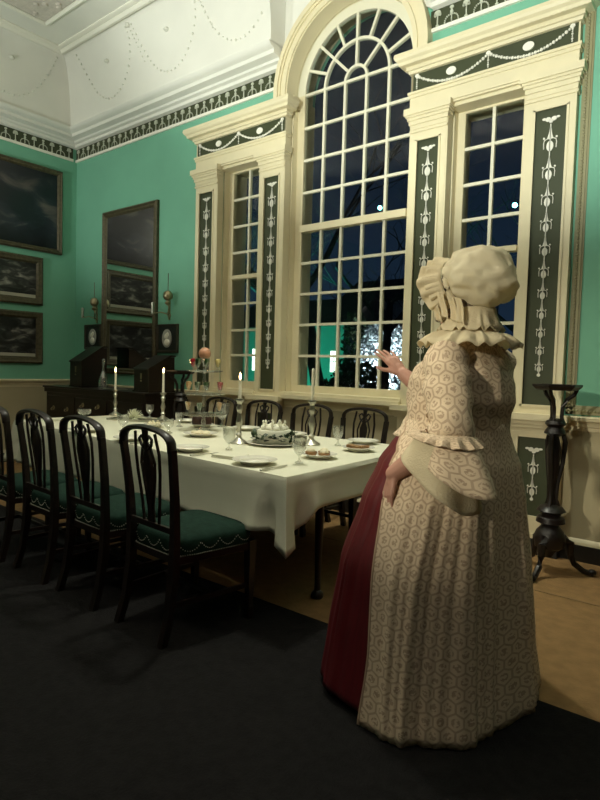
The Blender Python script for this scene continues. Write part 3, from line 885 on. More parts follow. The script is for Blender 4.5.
# ------------------------------------------------------------------ table
TZ = .755
NL, NR, FR, FL = Vector((2.32, -1.86)), Vector((5.655, -2.16)), Vector((5.60, -.66)), Vector((2.36, -.76))
root = thing('dining_table', 'long dining table standing under the white cloth', 'table', (4.0, -1.4, 0))
off = Vector((4.0, -1.4))
m = MB(); q = [(p-off)*.985 for p in (NL, NR, FR, FL)]
m.prism([(p.x, p.y) for p in q], TZ-.035, TZ-.006, 'z'); m.build('tabletop', MAHOG, root, smooth=False)
m = MB(); q = [(p-off)*.93 for p in (NL, NR, FR, FL)]; q2 = [(p-off)*.915 for p in (NL, NR, FR, FL)]
for i in range(4):
    a, b_, c, d = q[i], q[(i+1) % 4], q2[(i+1) % 4], q2[i]
    m.prism([(a.x, a.y), (b_.x, b_.y), (c.x, c.y), (d.x, d.y)], TZ-.12, TZ-.035, 'z')
m.build('apron', MAHOG, root, smooth=False)
for x, y in ((5.52, -1.70), (5.42, -.88), (2.62, -1.72), (2.62, -.95), (4.1, -1.75), (4.1, -.9)):
    m = MB(); m.lathe([(.030, 0), (.036, .012), (.034, .028), (.018, .045), (.017, .10), (.024, .40), (.026, .60), (.032, .70), (.032, TZ-.035)], (x-4.0, y+1.4, 0), 14)
    m.build('leg', EBONY, root)
# the cloth
m = MB(); rings = []
per = []; corners = [NL, NR, FR, FL]
seg = [96, 44, 96, 44]
for i in range(4):
    a, b_ = corners[i], corners[(i+1) % 4]
    for k in range(seg[i]): per.append((a.lerp(b_, k/seg[i]), i, k/seg[i]))
cen = Vector((4.0, -1.4)); n = len(per)
def outn(i):
    a, b_ = corners[i], corners[(i+1) % 4]; d = (b_-a).normalized(); return Vector((d.y, -d.x))
HEM = {0: .44, 1: .575, 2: .50, 3: .44}
def hem(i, t):
    z = HEM[i]
    if i == 0: z = lerp(.40, .47, t)+.012*sin(t*21)
    # corners drop
    if i == 0 and t > .975: z = lerp(z, .40, (t-.975)/.025)
    if i == 1 and t < .13: z = lerp(.40, .590, min(1, t/.13)**1.3)
    if i == 3 and t > .9: z = lerp(z, .38, (t-.9)/.1)
    return z
for lvl in range(-6, 11):
    ring = []
    for j, (p, i, t) in enumerate(per):
        nr = outn(i)
        # blended normal near corners
        e = .02 if i in (0, 2) else .035
        if t < e: nr = (outn(i-1 if i else 3)*(.5-.5*t/e)+nr*(.5+.5*t/e)).normalized()
        if t > 1-e:
            u = (1-t)/e; nr = (outn((i+1) % 4)*(.5-.5*u)+nr*(.5+.5*u)).normalized()
        if lvl <= 0:
            k = 1+lvl/6.0 if lvl > -6 else .02
            q = cen+(p-cen)*max(k, .02)
            z = TZ+.0015*noise.noise(Vector((q.x*3, q.y*3, 0)))
            if lvl == 0: z = TZ-.001
            ring.append((q.x, q.y, z))
        else:
            f = lvl/10
            hz = hem(i, t); z = TZ-.004-(TZ-hz)*f
            s_ = j*.115
            cd = min(t, 1-t)*(3.4 if i in (0, 2) else 1.5)
            fold = (.012*sin(s_*1.3)+.012*sin(s_*.53+1)+.007*sin(s_*2.9+2)+.02*noise.noise(Vector((s_*.9, f*1.5, 2))))*f
            corner = .060*math.exp(-(cd/.028)**2)*f - .070*math.exp(-((cd-.085)/.040)**2)*f*min(1, f*1.6)+.018*math.exp(-((cd-.19)/.05)**2)*f
            o_ = .006+.018*f+fold+corner+(.004 if lvl == 1 else 0)
            q = p+nr*o_
            ring.append((q.x, q.y, z))
    rings.append(ring)
m.strip(rings, True, True, False)
tag(m.build('tablecloth', CLOTH, solid=.004), 'white linen cloth draped over the long dining table', 'tablecloth')

# ------------------------------------------------------------------ tableware
TT = TZ+.0035
def candlestick(label, x, y, h, lit, ch, z=TT, wide=.06):
    root = thing('candlestick', label, 'candlestick', (x, y, z), group='candlesticks on the dining table')
    k = h/.26
    m = MB(); m.lathe([(wide, 0), (wide+.002, .006), (wide*.85, .016), (wide*.45, .028), (.014, .045), (.022, .06), (.012, .075), (.016, .10*k), (.024, .125*k), (.016, .15*k), (.011, .17*k), (.018, .195*k), (.022, .21*k), (.014, .225*k), (.018, .24*k), (.030, .25*k), (.028, .26*k), (.01, .262*k)], seg=16)
    m.build('stick', SILVER, root)
    m = MB(); m.lathe([(.0115, 0), (.011, ch*.5), (.0095, ch), (.004, ch+.004)], (0, 0, .262*k), 12); cd = m.build('candle', WAX, root)
    m = MB(); m.tube([(0, 0, .262*k+ch), (0, 0, .262*k+ch+.01)], .001, 4); m.build('wick', BLACKP, cd)
    if lit:
        m = MB(); m.lathe([(.002, 0), (.0075, .008), (.0085, .015), (.006, .028), (.0025, .038), (.0004, .046)], (0, 0, .262*k+ch+.004), 10)
        m.build('flame', FLAME, root)
        L = bpy.data.lights.new('candle_light', 'POINT'); L.energy = .55; L.color = (1, .62, .28); L.shadow_soft_size = .02
        o = bpy.data.objects.new('candle_light', L); COL.objects.link(o); o.parent = root; o.location = (0, 0, .262*k+ch+.075)
candlestick('lit candlestick nearest the sideboard, at the left end of the table', 2.38, -.90, .255, True, .17)
candlestick('lit candlestick between the white flower and the glass tiers', 3.05, -.84, .255, True, .18)
candlestick('tall lit candlestick left of the white cake', 4.66, -1.47, .30, True, .125)
candlestick('unlit candlestick with a tall candle right of the white cake', 5.02, -1.14, .30, False, .21)

def goblet(label, x, y, h=.135, r=.038, square=True, name='goblet', grp='drinking glasses on the table'):
    root = thing(name, label, 'glass', (x, y, TT), group=grp)
    m = MB(); m.lathe([(.010, h*.30), (r*.6, h*.40), (r*.92, h*.55), (r, h*.75), (r*1.02, h), (r*.98, h), (r*.93, h*.75), (r*.85, h*.56), (r*.5, h*.43), (.002, h*.37)], seg=18, cap=False); m.build('bowl', GLASS, root)
    m = MB(); m.lathe([(r*.75, 0), (r*.75, .006), (r*.4, .012), (.009, .02), (.007, h*.2), (.010, h*.32)], seg=4 if square else 16); m.build('foot', GLASS, root)
    return root
goblet('rummer glass nearest the right front corner of the table', 5.46, -1.82, .15, .040)
goblet('goblet in front of the tall lit candlestick, behind the front plates', 4.84, -1.74, .135, .040)
goblet('goblet just right of the unlit candlestick, near the far side', 5.17, -1.04, .135, .036)
goblet('goblet beside the chair backs in front of the flower tray', 3.62, -1.66, .13, .042, False)
goblet('goblet between the flower tray and the lattice dish', 3.92, -1.47, .11, .040, False)
goblet('small goblet just behind the cream pastries', 3.60, -1.10, .12, .036, False)
goblet('tall wide wine glass right of the glass tiers', 3.82, -.82, .20, .060, False)
goblet('small goblet behind the white flower', 2.80, -.80, .13, .038, False)
goblet('broad bowl glass at the far left end of the table', 2.52, -1.32, .085, .062, False)

def plate(label, x, y, r, name='plate', deep=True, grp='plates on the table', mt=PORC, sy=1.0, rz=0):
    m = MB(); h = .026 if deep else .016
    m.lathe([(r*.55, 0), (r*.60, .002), (r*.68, h*.55), (r*.98, h*.92), (r, h), (r*.98, h*1.05), (r*.68, h*.75), (r*.60, h*.3), (.001, h*.25)], seg=36)
    o = m.build(name, mt, loc=(x, y, TT)); o.scale = (1, sy, 1); o.rotation_euler = (0, 0, rz)
    return tag(o, label, 'plate' if 'plate' in name else 'platter', grp)
plate('white soup plate at the front edge, left of the fork near the table corner', 5.30, -2.00, .122)
plate('white plate in front of the lattice dish, behind the nearest chair back', 4.72, -1.95, .118)
plate('white plate seen through the back of the second chair', 4.10, -1.93, .115)
plate('white plate seen through the back of the third chair', 3.48, -1.90, .115)
plate('white plate on the far side, behind the glass tiers', 3.36, -.80, .115)
plate('white plate on the far side, left of the tall lit candlestick', 4.12, -.84, .115)
plate('white plate on the far side, right behind the white cake', 4.62, -.86, .115)
plate('white plate on the far side, closest to the woman', 5.22, -.80, .110)

def cutlery(kind, label, x, y, rz):
    root = thing(kind, label, 'cutlery', (x, y, TT+.001), rz, group='cutlery by the front plates')
    m = MB(); m.tube([(0, -.10, .006), (0, -.05, .006), (0, -.005, .005)], [.007, .0085, .005], 8, ry=[.005, .006, .004], up=(0, 0, 1)); m.ball((0, -.10, .007), .0085, 8, 6, sz=.7); m.build('handle', SILVER, root)
    m = MB()
    if kind == 'table_fork':
        m.tube([(0, -.01, .005), (0, .045, .004)], [.003, .003], 6); m.box(-.010, .010, .04, .055, .002, .005)
        for s in (-1, 0, 1): m.box(s*.0085-.0018, s*.0085+.0018, .05, .10, .002, .0045)
    else:
        m.prism([(-.006, -.01), (.008, -.01), (.011, .08), (.006, .12), (-.006, .125), (-.006, .05)], .003, .0055, 'z')
    m.build('tines' if kind == 'table_fork' else 'blade', SILVER, root, smooth=False)
cutlery('table_knife', 'silver knife pointing at the rummer glass near the table corner', 5.475, -2.05, radians(5))
cutlery('table_fork', 'silver fork between the two front plates', 4.90, -1.99, radians(-5))
cutlery('table_fork', 'silver fork seen past the second chair back', 4.28, -1.95, radians(-5))

def napkin(label, x, y, rz, w=.11, d=.08):
    m = MB()
    m.box(-w, w, -d, d, 0, .006); m.box(-w*.97, w*.96, -d*.95, d*.98, .0065, .012); m.box(-w*.98, w*.93, -d*.97, d*.9, .0125, .018)
    o = m.build('napkin', CLOTH, loc=(x, y, TT), bevel=.003); o.rotation_euler = (0, 0, rz)
    tag(o, label, 'napkin', 'folded napkins on the table')
napkin('folded white napkin between fork and soup plate at the front edge', 5.06, -1.94, radians(8), .09, .07)
napkin('folded white napkin at the far left end of the table', 2.57, -1.58, radians(80))

# cake platter, garland and cake
plate('large white platter holding the cake and its leaf garland', 4.85, -1.33, .186, 'cake_platter', False, None)
root = thing('cake', 'round white iced cake topped with a cluster of white swan shapes', 'cake', (4.85, -1.33, TT+.006))
m = MB(); m.lathe([(.110, 0), (.116, .004), (.116, .085), (.110, .095), (.001, .096)], seg=36); m.build('sponge', ICING, root)
for k in range(11):
    a = 2*pi*k/9; r = .070 if k < 9 else .015+.02*(k-9); z0 = .094
    x, y = r*cos(a), r*sin(a)
    m = MB(); m.ball((x, y, z0+.014), .024, 9, 6, sz=.75, sx=1.2)
    t = (-sin(a), cos(a))
    pts = [(x+t[0]*.012, y+t[1]*.012, z0+.015), (x+t[0]*.026, y+t[1]*.026, z0+.028), (x+t[0]*.020, y+t[1]*.020, z0+.048), (x+t[0]*.028, y+t[1]*.028, z0+.058), (x+t[0]*.038, y+t[1]*.038, z0+.050)]
    m.tube(pts, [.009, .007, .0055, .006, .003], 6); m.ball((x-t[0]*.012, y-t[1]*.012, z0+.028), .012, 7, 5)
    m.build('meringue_swan', ICING, root)
m = MB(); random.seed(5)
for k in range(90):
    a = 2*pi*k/90+random.uniform(-.05, .05); r = .132+random.uniform(-.014, .014); z = .022+random.uniform(0, .050)
    c = Vector((r*cos(a), r*sin(a), z)); d = Vector((cos(a+random.uniform(-1, 1)), sin(a+random.uniform(-1, 1)), random.uniform(-.4, .8))).normalized()
    s_ = d.cross(Vector((0, 0, 1))).normalized(); nn = s_.cross(d)
    L = random.uniform(.022, .034)
    v = [c-d*L, c+s_*L*.55, c+s_*L*.3+d*L*.6, c+d*L, c-s_*L*.3+d*L*.6, c-s_*L*.55]
    v2 = [p+nn*.0015 for p in v]; v = v+v2
    m.add(v, [(0, 1, 2, 3, 4, 5), (11, 10, 9, 8, 7, 6)]+[(i, (i+1) % 6, 6+(i+1) % 6, 6+i) for i in range(6)])
o = m.build('leaf_garland', LEAF, loc=(4.85, -1.33, TT+.012), smooth=False)
tag(o, 'wreath of dark green leaves around the foot of the white cake', 'garland')

# serving dishes
def dish(label, x, y, r, name):
    return plate(label, x, y, r, name, True, None)
dish('shallow white serving dish in front of the glass tiers', 4.20, -1.40, .125, 'serving_dish_plate')
for k in range(5):
    a = 2*pi*k/5
    m = MB(); m.ball((0, 0, .014), .026, 10, 6, sz=.5, sx=1.2)
    o = m.build('biscuit', CREAMF, loc=(4.20+.045*cos(a), -1.40+.045*sin(a), TT+.011+.001*k)); tag(o, 'pale round biscuit in the shallow white serving dish', 'biscuit', 'biscuits in the serving dish')
dish('white plate holding the pastries, nearest the woman at the front', 5.41, -1.57, .105, 'dessert_plate')
for k, (dx, dy, mt_) in enumerate(((-.045, -.02, PASTRY), (.045, -.015, PASTRY), (.0, .045, PASTRY))):
    root = thing('pastry', ('round pastry with a white cream cap, %s of the three on the plate' % ('left front', 'right front', 'rearmost')[k]), 'pastry', (5.41+dx, -1.57+dy, TT+.013), group='cream pastries')
    m = MB(); m.lathe([(.028, 0), (.036, .018), (.034, .022), (.001, .024)], seg=14); m.build('crust', PASTRY, root)
    m = MB(); m.ball((0, 0, .026), .026, 10, 6, sz=.6); m.build('cream', CREAMF, root)
dish('white plate of brown pie slices beside the woman, toward the far side', 5.40, -1.14, .105, 'dessert_plate')
for k, (dx, dy, rz) in enumerate(((-.035, 0, .3), (.03, .02, 1.2), (.01, -.04, -.5))):
    root = MB(); root.prism([(-.045, -.025), (.045, 0), (-.045, .025)], 0, .02, 'z')
    o = root.build('pie_slice', PASTRY, loc=(5.40+dx, -1.14+dy, TT+.016+.0006*k), bevel=.003); o.rotation_euler = (0, .0, rz)
    tag(o, 'brown pie slice on the plate beside the woman', 'pie', 'pie slices on the far plate')
dish('small white dish under the dark round pudding', 3.72, -.96, .105, 'pudding_plate')
m = MB(); m.lathe([(.080, 0), (.086, .02), (.078, .06), (.055, .088), (.025, .10), (.001, .103)], seg=24)
tag(m.build('pudding', PUDDING, loc=(3.72, -.96, TT+.022)), 'dark domed pudding on a white dish under the glass tiers', 'pudding')
dish('white plate of small cream pastries left of the glass tiers', 3.50, -1.28, .085, 'dessert_plate')
for k in range(5):
    a = 2*pi*k/5+.3
    m = MB(); m.ball((0, 0, .016), .022, 9, 6, sz=.75); m.ball((0, 0, .034), .010, 8, 5)
    o = m.build('cream_puff', CREAMF, loc=(3.50+.035*cos(a), -1.28+.035*sin(a), TT+.012)); tag(o, 'small cream puff on the plate left of the glass tiers', 'pastry', 'cream puffs')
# flower on a long tray
m = MB(); m.box(-.27, .27, -.09, .09, .0, .008); m.box(-.275, .275, -.095, -.085, .0, .018); m.box(-.275, .275, .085, .095, 0, .018); m.box(-.275, -.265, -.09, .09, 0, .018); m.box(.265, .275, -.09, .09, 0, .018)
o = m.build('flower_tray', SILVER, loc=(2.98, -1.06, TT), smooth=False, bevel=.002); o.rotation_euler = (0, 0, radians(20)); tag(o, 'long low silver tray beneath the white flower', 'tray')
root = thing('chrysanthemum', 'spiky white chrysanthemum lying on the low tray', 'flower', (2.93, -1.07, TT+.010))
m = MB(); random.seed(9)
for k in range(130):
    a = random.uniform(0, 2*pi); e = random.uniform(.05, 1.45)
    d = Vector((cos(a)*cos(e), sin(a)*cos(e), sin(e))); L = random.uniform(.085, .125)*(1-.25*sin(e))
    s_ = d.cross(Vector((0, 0, 1))).normalized()
    pts = [Vector((0, 0, .008))+d*L*t+Vector((0, 0, -.02*t*t if e < .8 else 0)) for t in (.1, .4, .75, 1)]
    m.tube([(p.x, p.y, max(p.z, .004)) for p in pts], [.003, .005, .005, .0015], 4, ry=.002)
m.build('petals', PETAL, root)
m = MB(); m.ball((0, 0, .012), .02, 8, 6); m.build('flower_centre', LEAF, root)
m = MB()
for k in range(10):
    a = 2*pi*k/10; c, s_ = cos(a), sin(a)
    m.add([(c*.03-s_*.016, s_*.03+c*.016, .006), (c*.03+s_*.016, s_*.03-c*.016, .006), (c*.11, s_*.11, .010), (c*.03, s_*.03, .003)], [(0, 1, 2), (0, 3, 1), (1, 3, 2), (2, 3, 0)])
m.build('leaves', LEAF, root, smooth=False)

# epergne: three glass tiers
EX, EY = 3.95, -1.15
root = thing('glass_epergne', 'three-tiered glass stand crowded with small jelly glasses', 'tiered stand', (EX, EY, TT))
tiers = [(.125, .175), (.285, .165), (.465, .145)]
for z, r in tiers:
    m = MB(); m.lathe([(.012, -.012), (.03, -.006), (r*.9, 0), (r, .008), (r, .012), (r*.9, .005), (.012, .004)], (0, 0, z), 30); m.build('tier_plate', GLASS, root)
m = MB(); m.lathe([(.07, 0), (.072, .006), (.03, .02), (.014, .04), (.02, .07), (.012, .10), (.016, .125), (.012, .16), (.018, .21), (.012, .26), (.016, .285), (.011, .33), (.018, .38), (.011, .43), (.016, .465), (.012, .50), (.02, .53), (.03, .56), (.036, .575), (.032, .575), (.001, .56)], seg=14); m.build('stem', GLASS, root)
m = MB(); m.ball((0, 0, 0), .048, 16, 10)
tag(m.build('candied_fruit', PEACH, loc=(EX, EY, TT+.61)), 'peach-coloured candied fruit ball crowning the glass tiers', 'fruit')
def jelly(label, tier, off, depth, mt_):
    z, r = tiers[tier]
    x = EX+.782*off-.623*depth; y = EY+.623*off+.782*depth
    root = thing('jelly_glass', label, 'jelly glass', (x, y, TT+z+.0125), group='jelly glasses on the tiered stand')
    m = MB(); m.lathe([(.020, 0), (.020, .003), (.006, .008), (.005, .018), (.012, .024), (.020, .05), (.026, .092), (.0245, .092), (.018, .05), (.010, .027), (.001, .025)], seg=14); m.build('cup', CUPG, root)
    m = MB(); m.lathe([(.001, .026), (.010, .028), (.0175, .05), (.023, .080), (.020, .090), (.001, .094)], seg=12); m.build('jelly', mt_, root)
jelly('red jelly glass on the left of the top glass tier', 2, -.085, -.03, J_RED)
jelly('dark green jelly glass beside the stem on the top glass tier', 2, -.035, -.09, J_GRN)
jelly('green jelly glass behind the stem on the top glass tier', 2, .03, -.08, J_GRN)
jelly('yellow jelly glass on the right of the top glass tier', 2, .105, .0, J_YEL)
jelly('peach cream glass on the left of the middle glass tier', 1, -.115, -.03, J_PCH)
jelly('green jelly glass left of the stem on the middle glass tier', 1, -.035, -.10, J_GRN)
jelly('green jelly glass right of the stem on the middle glass tier', 1, .035, -.10, J_GRN)
jelly('red jelly glass on the right of the middle glass tier', 1, .125, .0, J_RED)
jelly('peach cream glass on the left of the bottom glass tier', 0, -.12, -.02, J_PCH)
jelly('green jelly glass in the middle of the bottom glass tier', 0, -.01, -.13, J_GRN)
jelly('peach cream glass on the right of the bottom glass tier', 0, .125, -.02, J_PCH)

# ------------------------------------------------------------------ the woman
WZ = .0125
lady = thing('person', 'woman in a patterned antique gown and white mob cap, hand raised toward the window', 'person', (6.50, -2.08, WZ), radians(80))
B_ = MB()
def cap_(p, q, r0, r1): B_.capsule(p, q, r0, r1, 12)
def hand(w, d, n, right, curl, spread=.10, sc=1.0):
    w = Vector(w); d = Vector(d).normalized(); n = Vector(n); n = (n-d*n.dot(d)).normalized()
    t = (d.cross(n) if right else n.cross(d)).normalized()
    fl = [(.030, .071, .0088), (.010, .079, .0090), (-.010, .073, .0086), (-.029, .057, .0078)]
    for i, (o, L, r) in enumerate(fl):
        a = w+t*o*.5*sc+d*.006; k = w+(t*o+d*(.088-.006*abs(i-1)))*sc
        cap_(a, k, .015*sc, .0115*sc)
        dd = (d+t*(spread*(1.2-i*.85))).normalized(); p = k
        ang = curl[i]
        for j, seg_ in enumerate((.44, .31, .25)):
            ca = ang*(j+1)*.75
            v = (dd*cos(ca)+n*sin(ca)).normalized()
            q_ = p+v*L*seg_*sc
            cap_(p, q_, r*sc*(1-.10*j), r*sc*(.92-.10*j)); p = q_
    cap_(w+t*.018*sc+d*.012, w+(t*.036+d*.042+n*.012)*sc, .015*sc, .013*sc)
    p = w+(t*.036+d*.042+n*.012)*sc
    q_ = p+(t*.62+d*.68+n*.30).normalized()*.034*sc; cap_(p, q_, .0115*sc, .010*sc)
    cap_(q_, q_+(t*.35+d*.85+n*.35).normalized()*.028*sc, .010*sc, .0085*sc)
    cap_(w-d*.01, w+d*.035*sc, .021*sc, .020*sc)
# trunk
for sx in (-1, 1):
    cap_((sx*.065, -.01, .93), (sx*.06, .005, 1.12), .125, .105); cap_((sx*.06, .005, 1.12), (sx*.075, .005, 1.26), .105, .105)
    cap_((sx*.02, -.01, 1.345), (sx*.165, -.015, 1.315), .045, .050)
    cap_((sx*.09, 0, .92), (sx*.085, .015, .50), .095, .062); cap_((sx*.085, .015, .50), (sx*.08, -.012, .09), .060, .040)
    cap_((sx*.08, -.035, .040), (sx*.085, .12, .030), .034, .026)
    B_.ball((sx*.075, .09, 1.19), .085, 12, 8)
cap_((0, -.015, 1.30), (0, .02, 1.46), .062, .054)
# head
HY = .045
B_.ball((0, HY-.012, 1.590), .092, 18, 12, sx=.86, sy=1.05, sz=1.0)
B_.ball((0, HY+.022, 1.545), .076, 16, 10, sx=.88, sy=.95, sz=1.15)
B_.ball((0, HY+.030, 1.512), .062, 16, 10, sx=.92, sy=.95, sz=.95)
B_.ball((0, HY+.052, 1.502), .044, 14, 9, sx=.95, sy=.85, sz=.95)
cap_((0, HY+.035, 1.500), (0, HY+.066, 1.474), .045, .025)
for sx in (-1, 1):
    cap_((sx*.055, HY-.005, 1.52), (sx*.018, HY+.06, 1.476), .026, .020)
    B_.ball((sx*.036, HY+.058, 1.528), .027, 10, 8)
    cap_((sx*.012, HY+.086, 1.580), (sx*.044, HY+.070, 1.580), .009, .009); cap_((sx*.020, HY+.087, 1.5705), (sx*.040, HY+.078, 1.5700), .0055, .005); cap_((sx*.020, HY+.085, 1.551), (sx*.040, HY+.076, 1.551), .0055, .005)
    B_.ball((sx*.083, HY-.012, 1.545), .026, 8, 6, sx=.35, sy=.65, sz=1.1)
    B_.ball((sx*.010, HY+.108, 1.532), .0085, 6, 5)
cap_((0, HY+.092, 1.568), (0, HY+.112, 1.537), .008, .0115)
cap_((-.018, HY+.089, 1.505), (.018, HY+.089, 1.505), .0062, .0062); cap_((-.014, HY+.088, 1.495), (.014, HY+.088, 1.495), .0068, .0068)
B_.ball((0, HY+.076, 1.470), .021, 8, 6)
m_lip = MB(); m_lip.tube([(-.017, HY+.0925, 1.5045), (-.006, HY+.0965, 1.5065), (.006, HY+.0965, 1.5065), (.017, HY+.0925, 1.5045)], [.002, .0042, .0042, .002], 8); m_lip.tube([(-.015, HY+.0915, 1.497), (0, HY+.0965, 1.4955), (.015, HY+.0915, 1.497)], [.002, .0048, .002], 8)
m_lip.build('lips', mat('lip_colour', (.42, .13, .11), .45), lady)
# arms
LS, LE, LW = (-.175, -.015, 1.315), (-.275, -.115, 1.050), (-.330, .085, .885)
RS, RE, RW = (.175, -.015, 1.315), (.215, .240, 1.090), (.150, .445, 1.250)
for S_, E_, W_ in ((LS, LE, LW), (RS, RE, RW)):
    cap_(S_, E_, .052, .044)
    mid = tuple(lerp(a, b, .35) for a, b in zip(E_, W_))
    cap_(E_, mid, .048, .047); cap_(mid, W_, .047, .031)
hand(LW, (-.18, .12, -.97), (.88, -.45, -.2), False, [.22, .25, .28, .30], .07)
hand(RW, (-.20, .62, .72), (.30, .72, -.60), True, [.10, .18, .24, .20], .20, 1.02)
body = B_.build('body', SKIN, lady)
rm = body.modifiers.new('remesh', 'REMESH'); rm.mode = 'VOXEL'; rm.voxel_size = .0045; rm.use_smooth_shade = True
sm = body.modifiers.new('smooth', 'SMOOTH'); sm.factor = .5; sm.iterations = 3
dg = bpy.context.evaluated_depsgraph_get(); dg.update()
nm = bpy.data.meshes.new_from_object(body.evaluated_get(dg)); body.modifiers.clear(); body.data = nm
nm.polygons.foreach_set('use_smooth', [True]*len(nm.polygons))
EYEW = mat('eye_white', (.50, .47, .42), .25); EYEI = mat('brown_iris', (.05, .025, .012), .2)
for sx in (-1, 1):
    m = MB(); m.ball((sx*.030, HY+.077, 1.5605), .0115, 14, 10); ey = m.build('eye', EYEW, lady)
    m = MB(); m.ball((sx*.030, HY+.0860, 1.5605), .0050, 12, 8, sy=.6); m.build('iris', EYEI, ey)

# hair: shell behind the face plus curls at cheek and nape
m = MB(); h = MB(); h.ball((0, HY-.010, 1.580), .103, 32, 24, sx=.90, sy=1.06)
for f in h.f:
    c = [sum(h.v[k][i] for k in f)/len(f) for i in range(3)]
    if c[1] < HY+.035 or (c[2] > 1.615): m.add([h.v[k] for k in f], [tuple(range(len(f)))])
random.seed(11)
for sx in (-1, 1):
    for k in range(14):
        m.ball((sx*(.078+random.uniform(-.01, .012)), HY+random.uniform(-.02, .055), 1.50+random.uniform(-.03, .06)), random.uniform(.014, .022), 7, 5)
for k in range(16):
    a = random.uniform(-1.2, 1.2); m.ball((.075*sin(a), HY-.018-.085*cos(a), 1.515+random.uniform(-.02, .02)), random.uniform(.014, .02), 7, 5)
m.build('hair', HAIR, lady)

# mob cap : gathered crown, brim frill
cap_root = MB(); rings = []
CC = Vector((0, HY-.085, 1.618))
for i in range(49):
    th = pi*i/48; ring = []
    for k in range(120):
        a = 2*pi*k/120
        d = Vector((sin(th)*cos(a), sin(th)*sin(a), -cos(th)))
        phi = atan2(d.x, d.z); fy = (d.y+1)/2
        nz = noise.noise(d*1.7+Vector((3, 1, 7)))*.055+noise.noise(d*3.4+Vector((0, 4, 1)))*.020+.0075*(fy**1.3)*1.5*sin(phi*13+4*noise.noise(d*2.2))
        gather = 0
        p = Vector((d.x*.145, d.y*.140, d.z*.124))
        if d.z < 0: p.z *= .85
        # lean: fuller toward the back
        p *= 1+nz*3.2+gather*5
        p.z += -.10*(p.y)*1.0*0+(-p.y)*-.12
        ring.append(tuple(CC+p))
    cap_root.v and None
    rings.append(ring)
cap_root.strip(rings)
cap = cap_root.build('mob_cap', CAPM, lady, smooth=True)
def brim(scale, amp, freq, fwd_, seed):
    f = MB(); rings = []; N_ = 150
    for r_ in range(7):
        u = r_/6; ring = []
        for k in range(N_):
            a = radians(-158+316*k/(N_-1))
            side = abs(a)/pi
            base = Vector((sin(a)*.112, HY+.035-.075*max(0, side-.35)*1.6, 1.600+.105*cos(a)))
            out = Vector((sin(a)*.45, .85-.9*max(0, side-.55), cos(a)*.35-.10))
            L = .075*scale*(1+.25*max(0, 1-abs(side-.45)*4)) * (1+.12*noise.noise(Vector((k*.11, seed, 0))))
            w = amp*u*sin(k*freq+2.5*noise.noise(Vector((k*.07, seed, 3))))
            tang = Vector((cos(a), 0, -sin(a)))
            nrm = out.normalized().cross(tang).normalized()
            p = base+out.normalized()*L*u+nrm*w+Vector((0, 0, -.012*u*u))
            ring.append(tuple(p))
        rings.append(ring)
    f.strip(rings, closed=False)
    return f
brim(1.0, .013, .62, 0, 1.0).build('brim_frill', LACE, cap, solid=.002)
brim(.72, .010, .75, 0, 5.0).build('brim_frill', LACE, cap, solid=.002)
m = MB(); pts = []
for k in range(41):
    a = 2*pi*k/40; pts.append((sin(a)*.112, HY+.02-.075*max(0, abs(((a+pi) % (2*pi))-pi)/pi-.3)*1.3, 1.600+.100*cos(a)))
m.tube(pts[:-1], .011, 8, closed=True); m.build('cap_band', CAPM, cap)
# lappets / folds of lace by the near cheek
for sx in (-1, 1):
    m = MB()
    for q_ in range(4):
        rings = []
        for i in range(7):
            t = i/6; x = sx*(.104+.010*sin(q_*2)+.014*t+.006*sin(t*5+q_)); y = HY+.050-.034*q_-.03*t; z = 1.545-.095*t+.012*sin(q_*1.7)
            rings.append([(x+sx*.006*cos(j*1.5), y+(j-2)*.0075, z+.003*j) for j in range(5)])
        m.strip(rings, closed=False)
    m.build('lappet', LACE, cap, solid=.003)

def ellipse_pt(a, sx, sy, cy, z, pw=1.0, cxo=0.0):
    c, s_ = sin(a), cos(a)          # a measured from +Y (front)
    if pw != 1.0:
        c = math.copysign(abs(c)**pw, c); s_ = math.copysign(abs(s_)**pw, s_)
    return (cxo+sx*c, cy+sy*s_, z)
# bodice
tab = [(1.00, .222, .226, .066), (1.04, .196, .208, .055), (1.09, .188, .202, .045), (1.16, .196, .208, .036), (1.22, .204, .198, .032), (1.28, .208, .168, .022), (1.325, .195, .122, .004), (1.355, .150, .098, -.005), (1.385, .105, .085, .0), (1.405, .082, .076, .006)]
m = MB(); rings = []; uv = []; NN = 72
for i in range(30):
    z = lerp(1.00, 1.405, i/29); sx, sy, cyy = interp(tab, z); ring = []; ur = []
    for k in range(NN):
        a = 2*pi*k/NN
        p = ellipse_pt(a, sx, sy, cyy, z)
        w = .004*noise.noise(Vector((p[0]*14, p[1]*14, z*22)))+.0035*noise.noise(Vector((p[0]*30, p[1]*30, z*9)))
        seam = -.004*math.exp(-(((a-pi)/.05)**2)) - .004*math.exp(-((abs(a-pi)-.75)/.05)**2)
        k2 = 1+(w*1.6+seam)/.16
        ring.append((p[0]*k2, p[1]*k2, z)); ur.append((a*.19, z))
    ur.append((2*pi*.19, z)); rings.append(ring); uv.append(ur)
m.strip(rings, True, False, False, uv); bod = m.build('bodice', GOWN, lady, solid=.004)
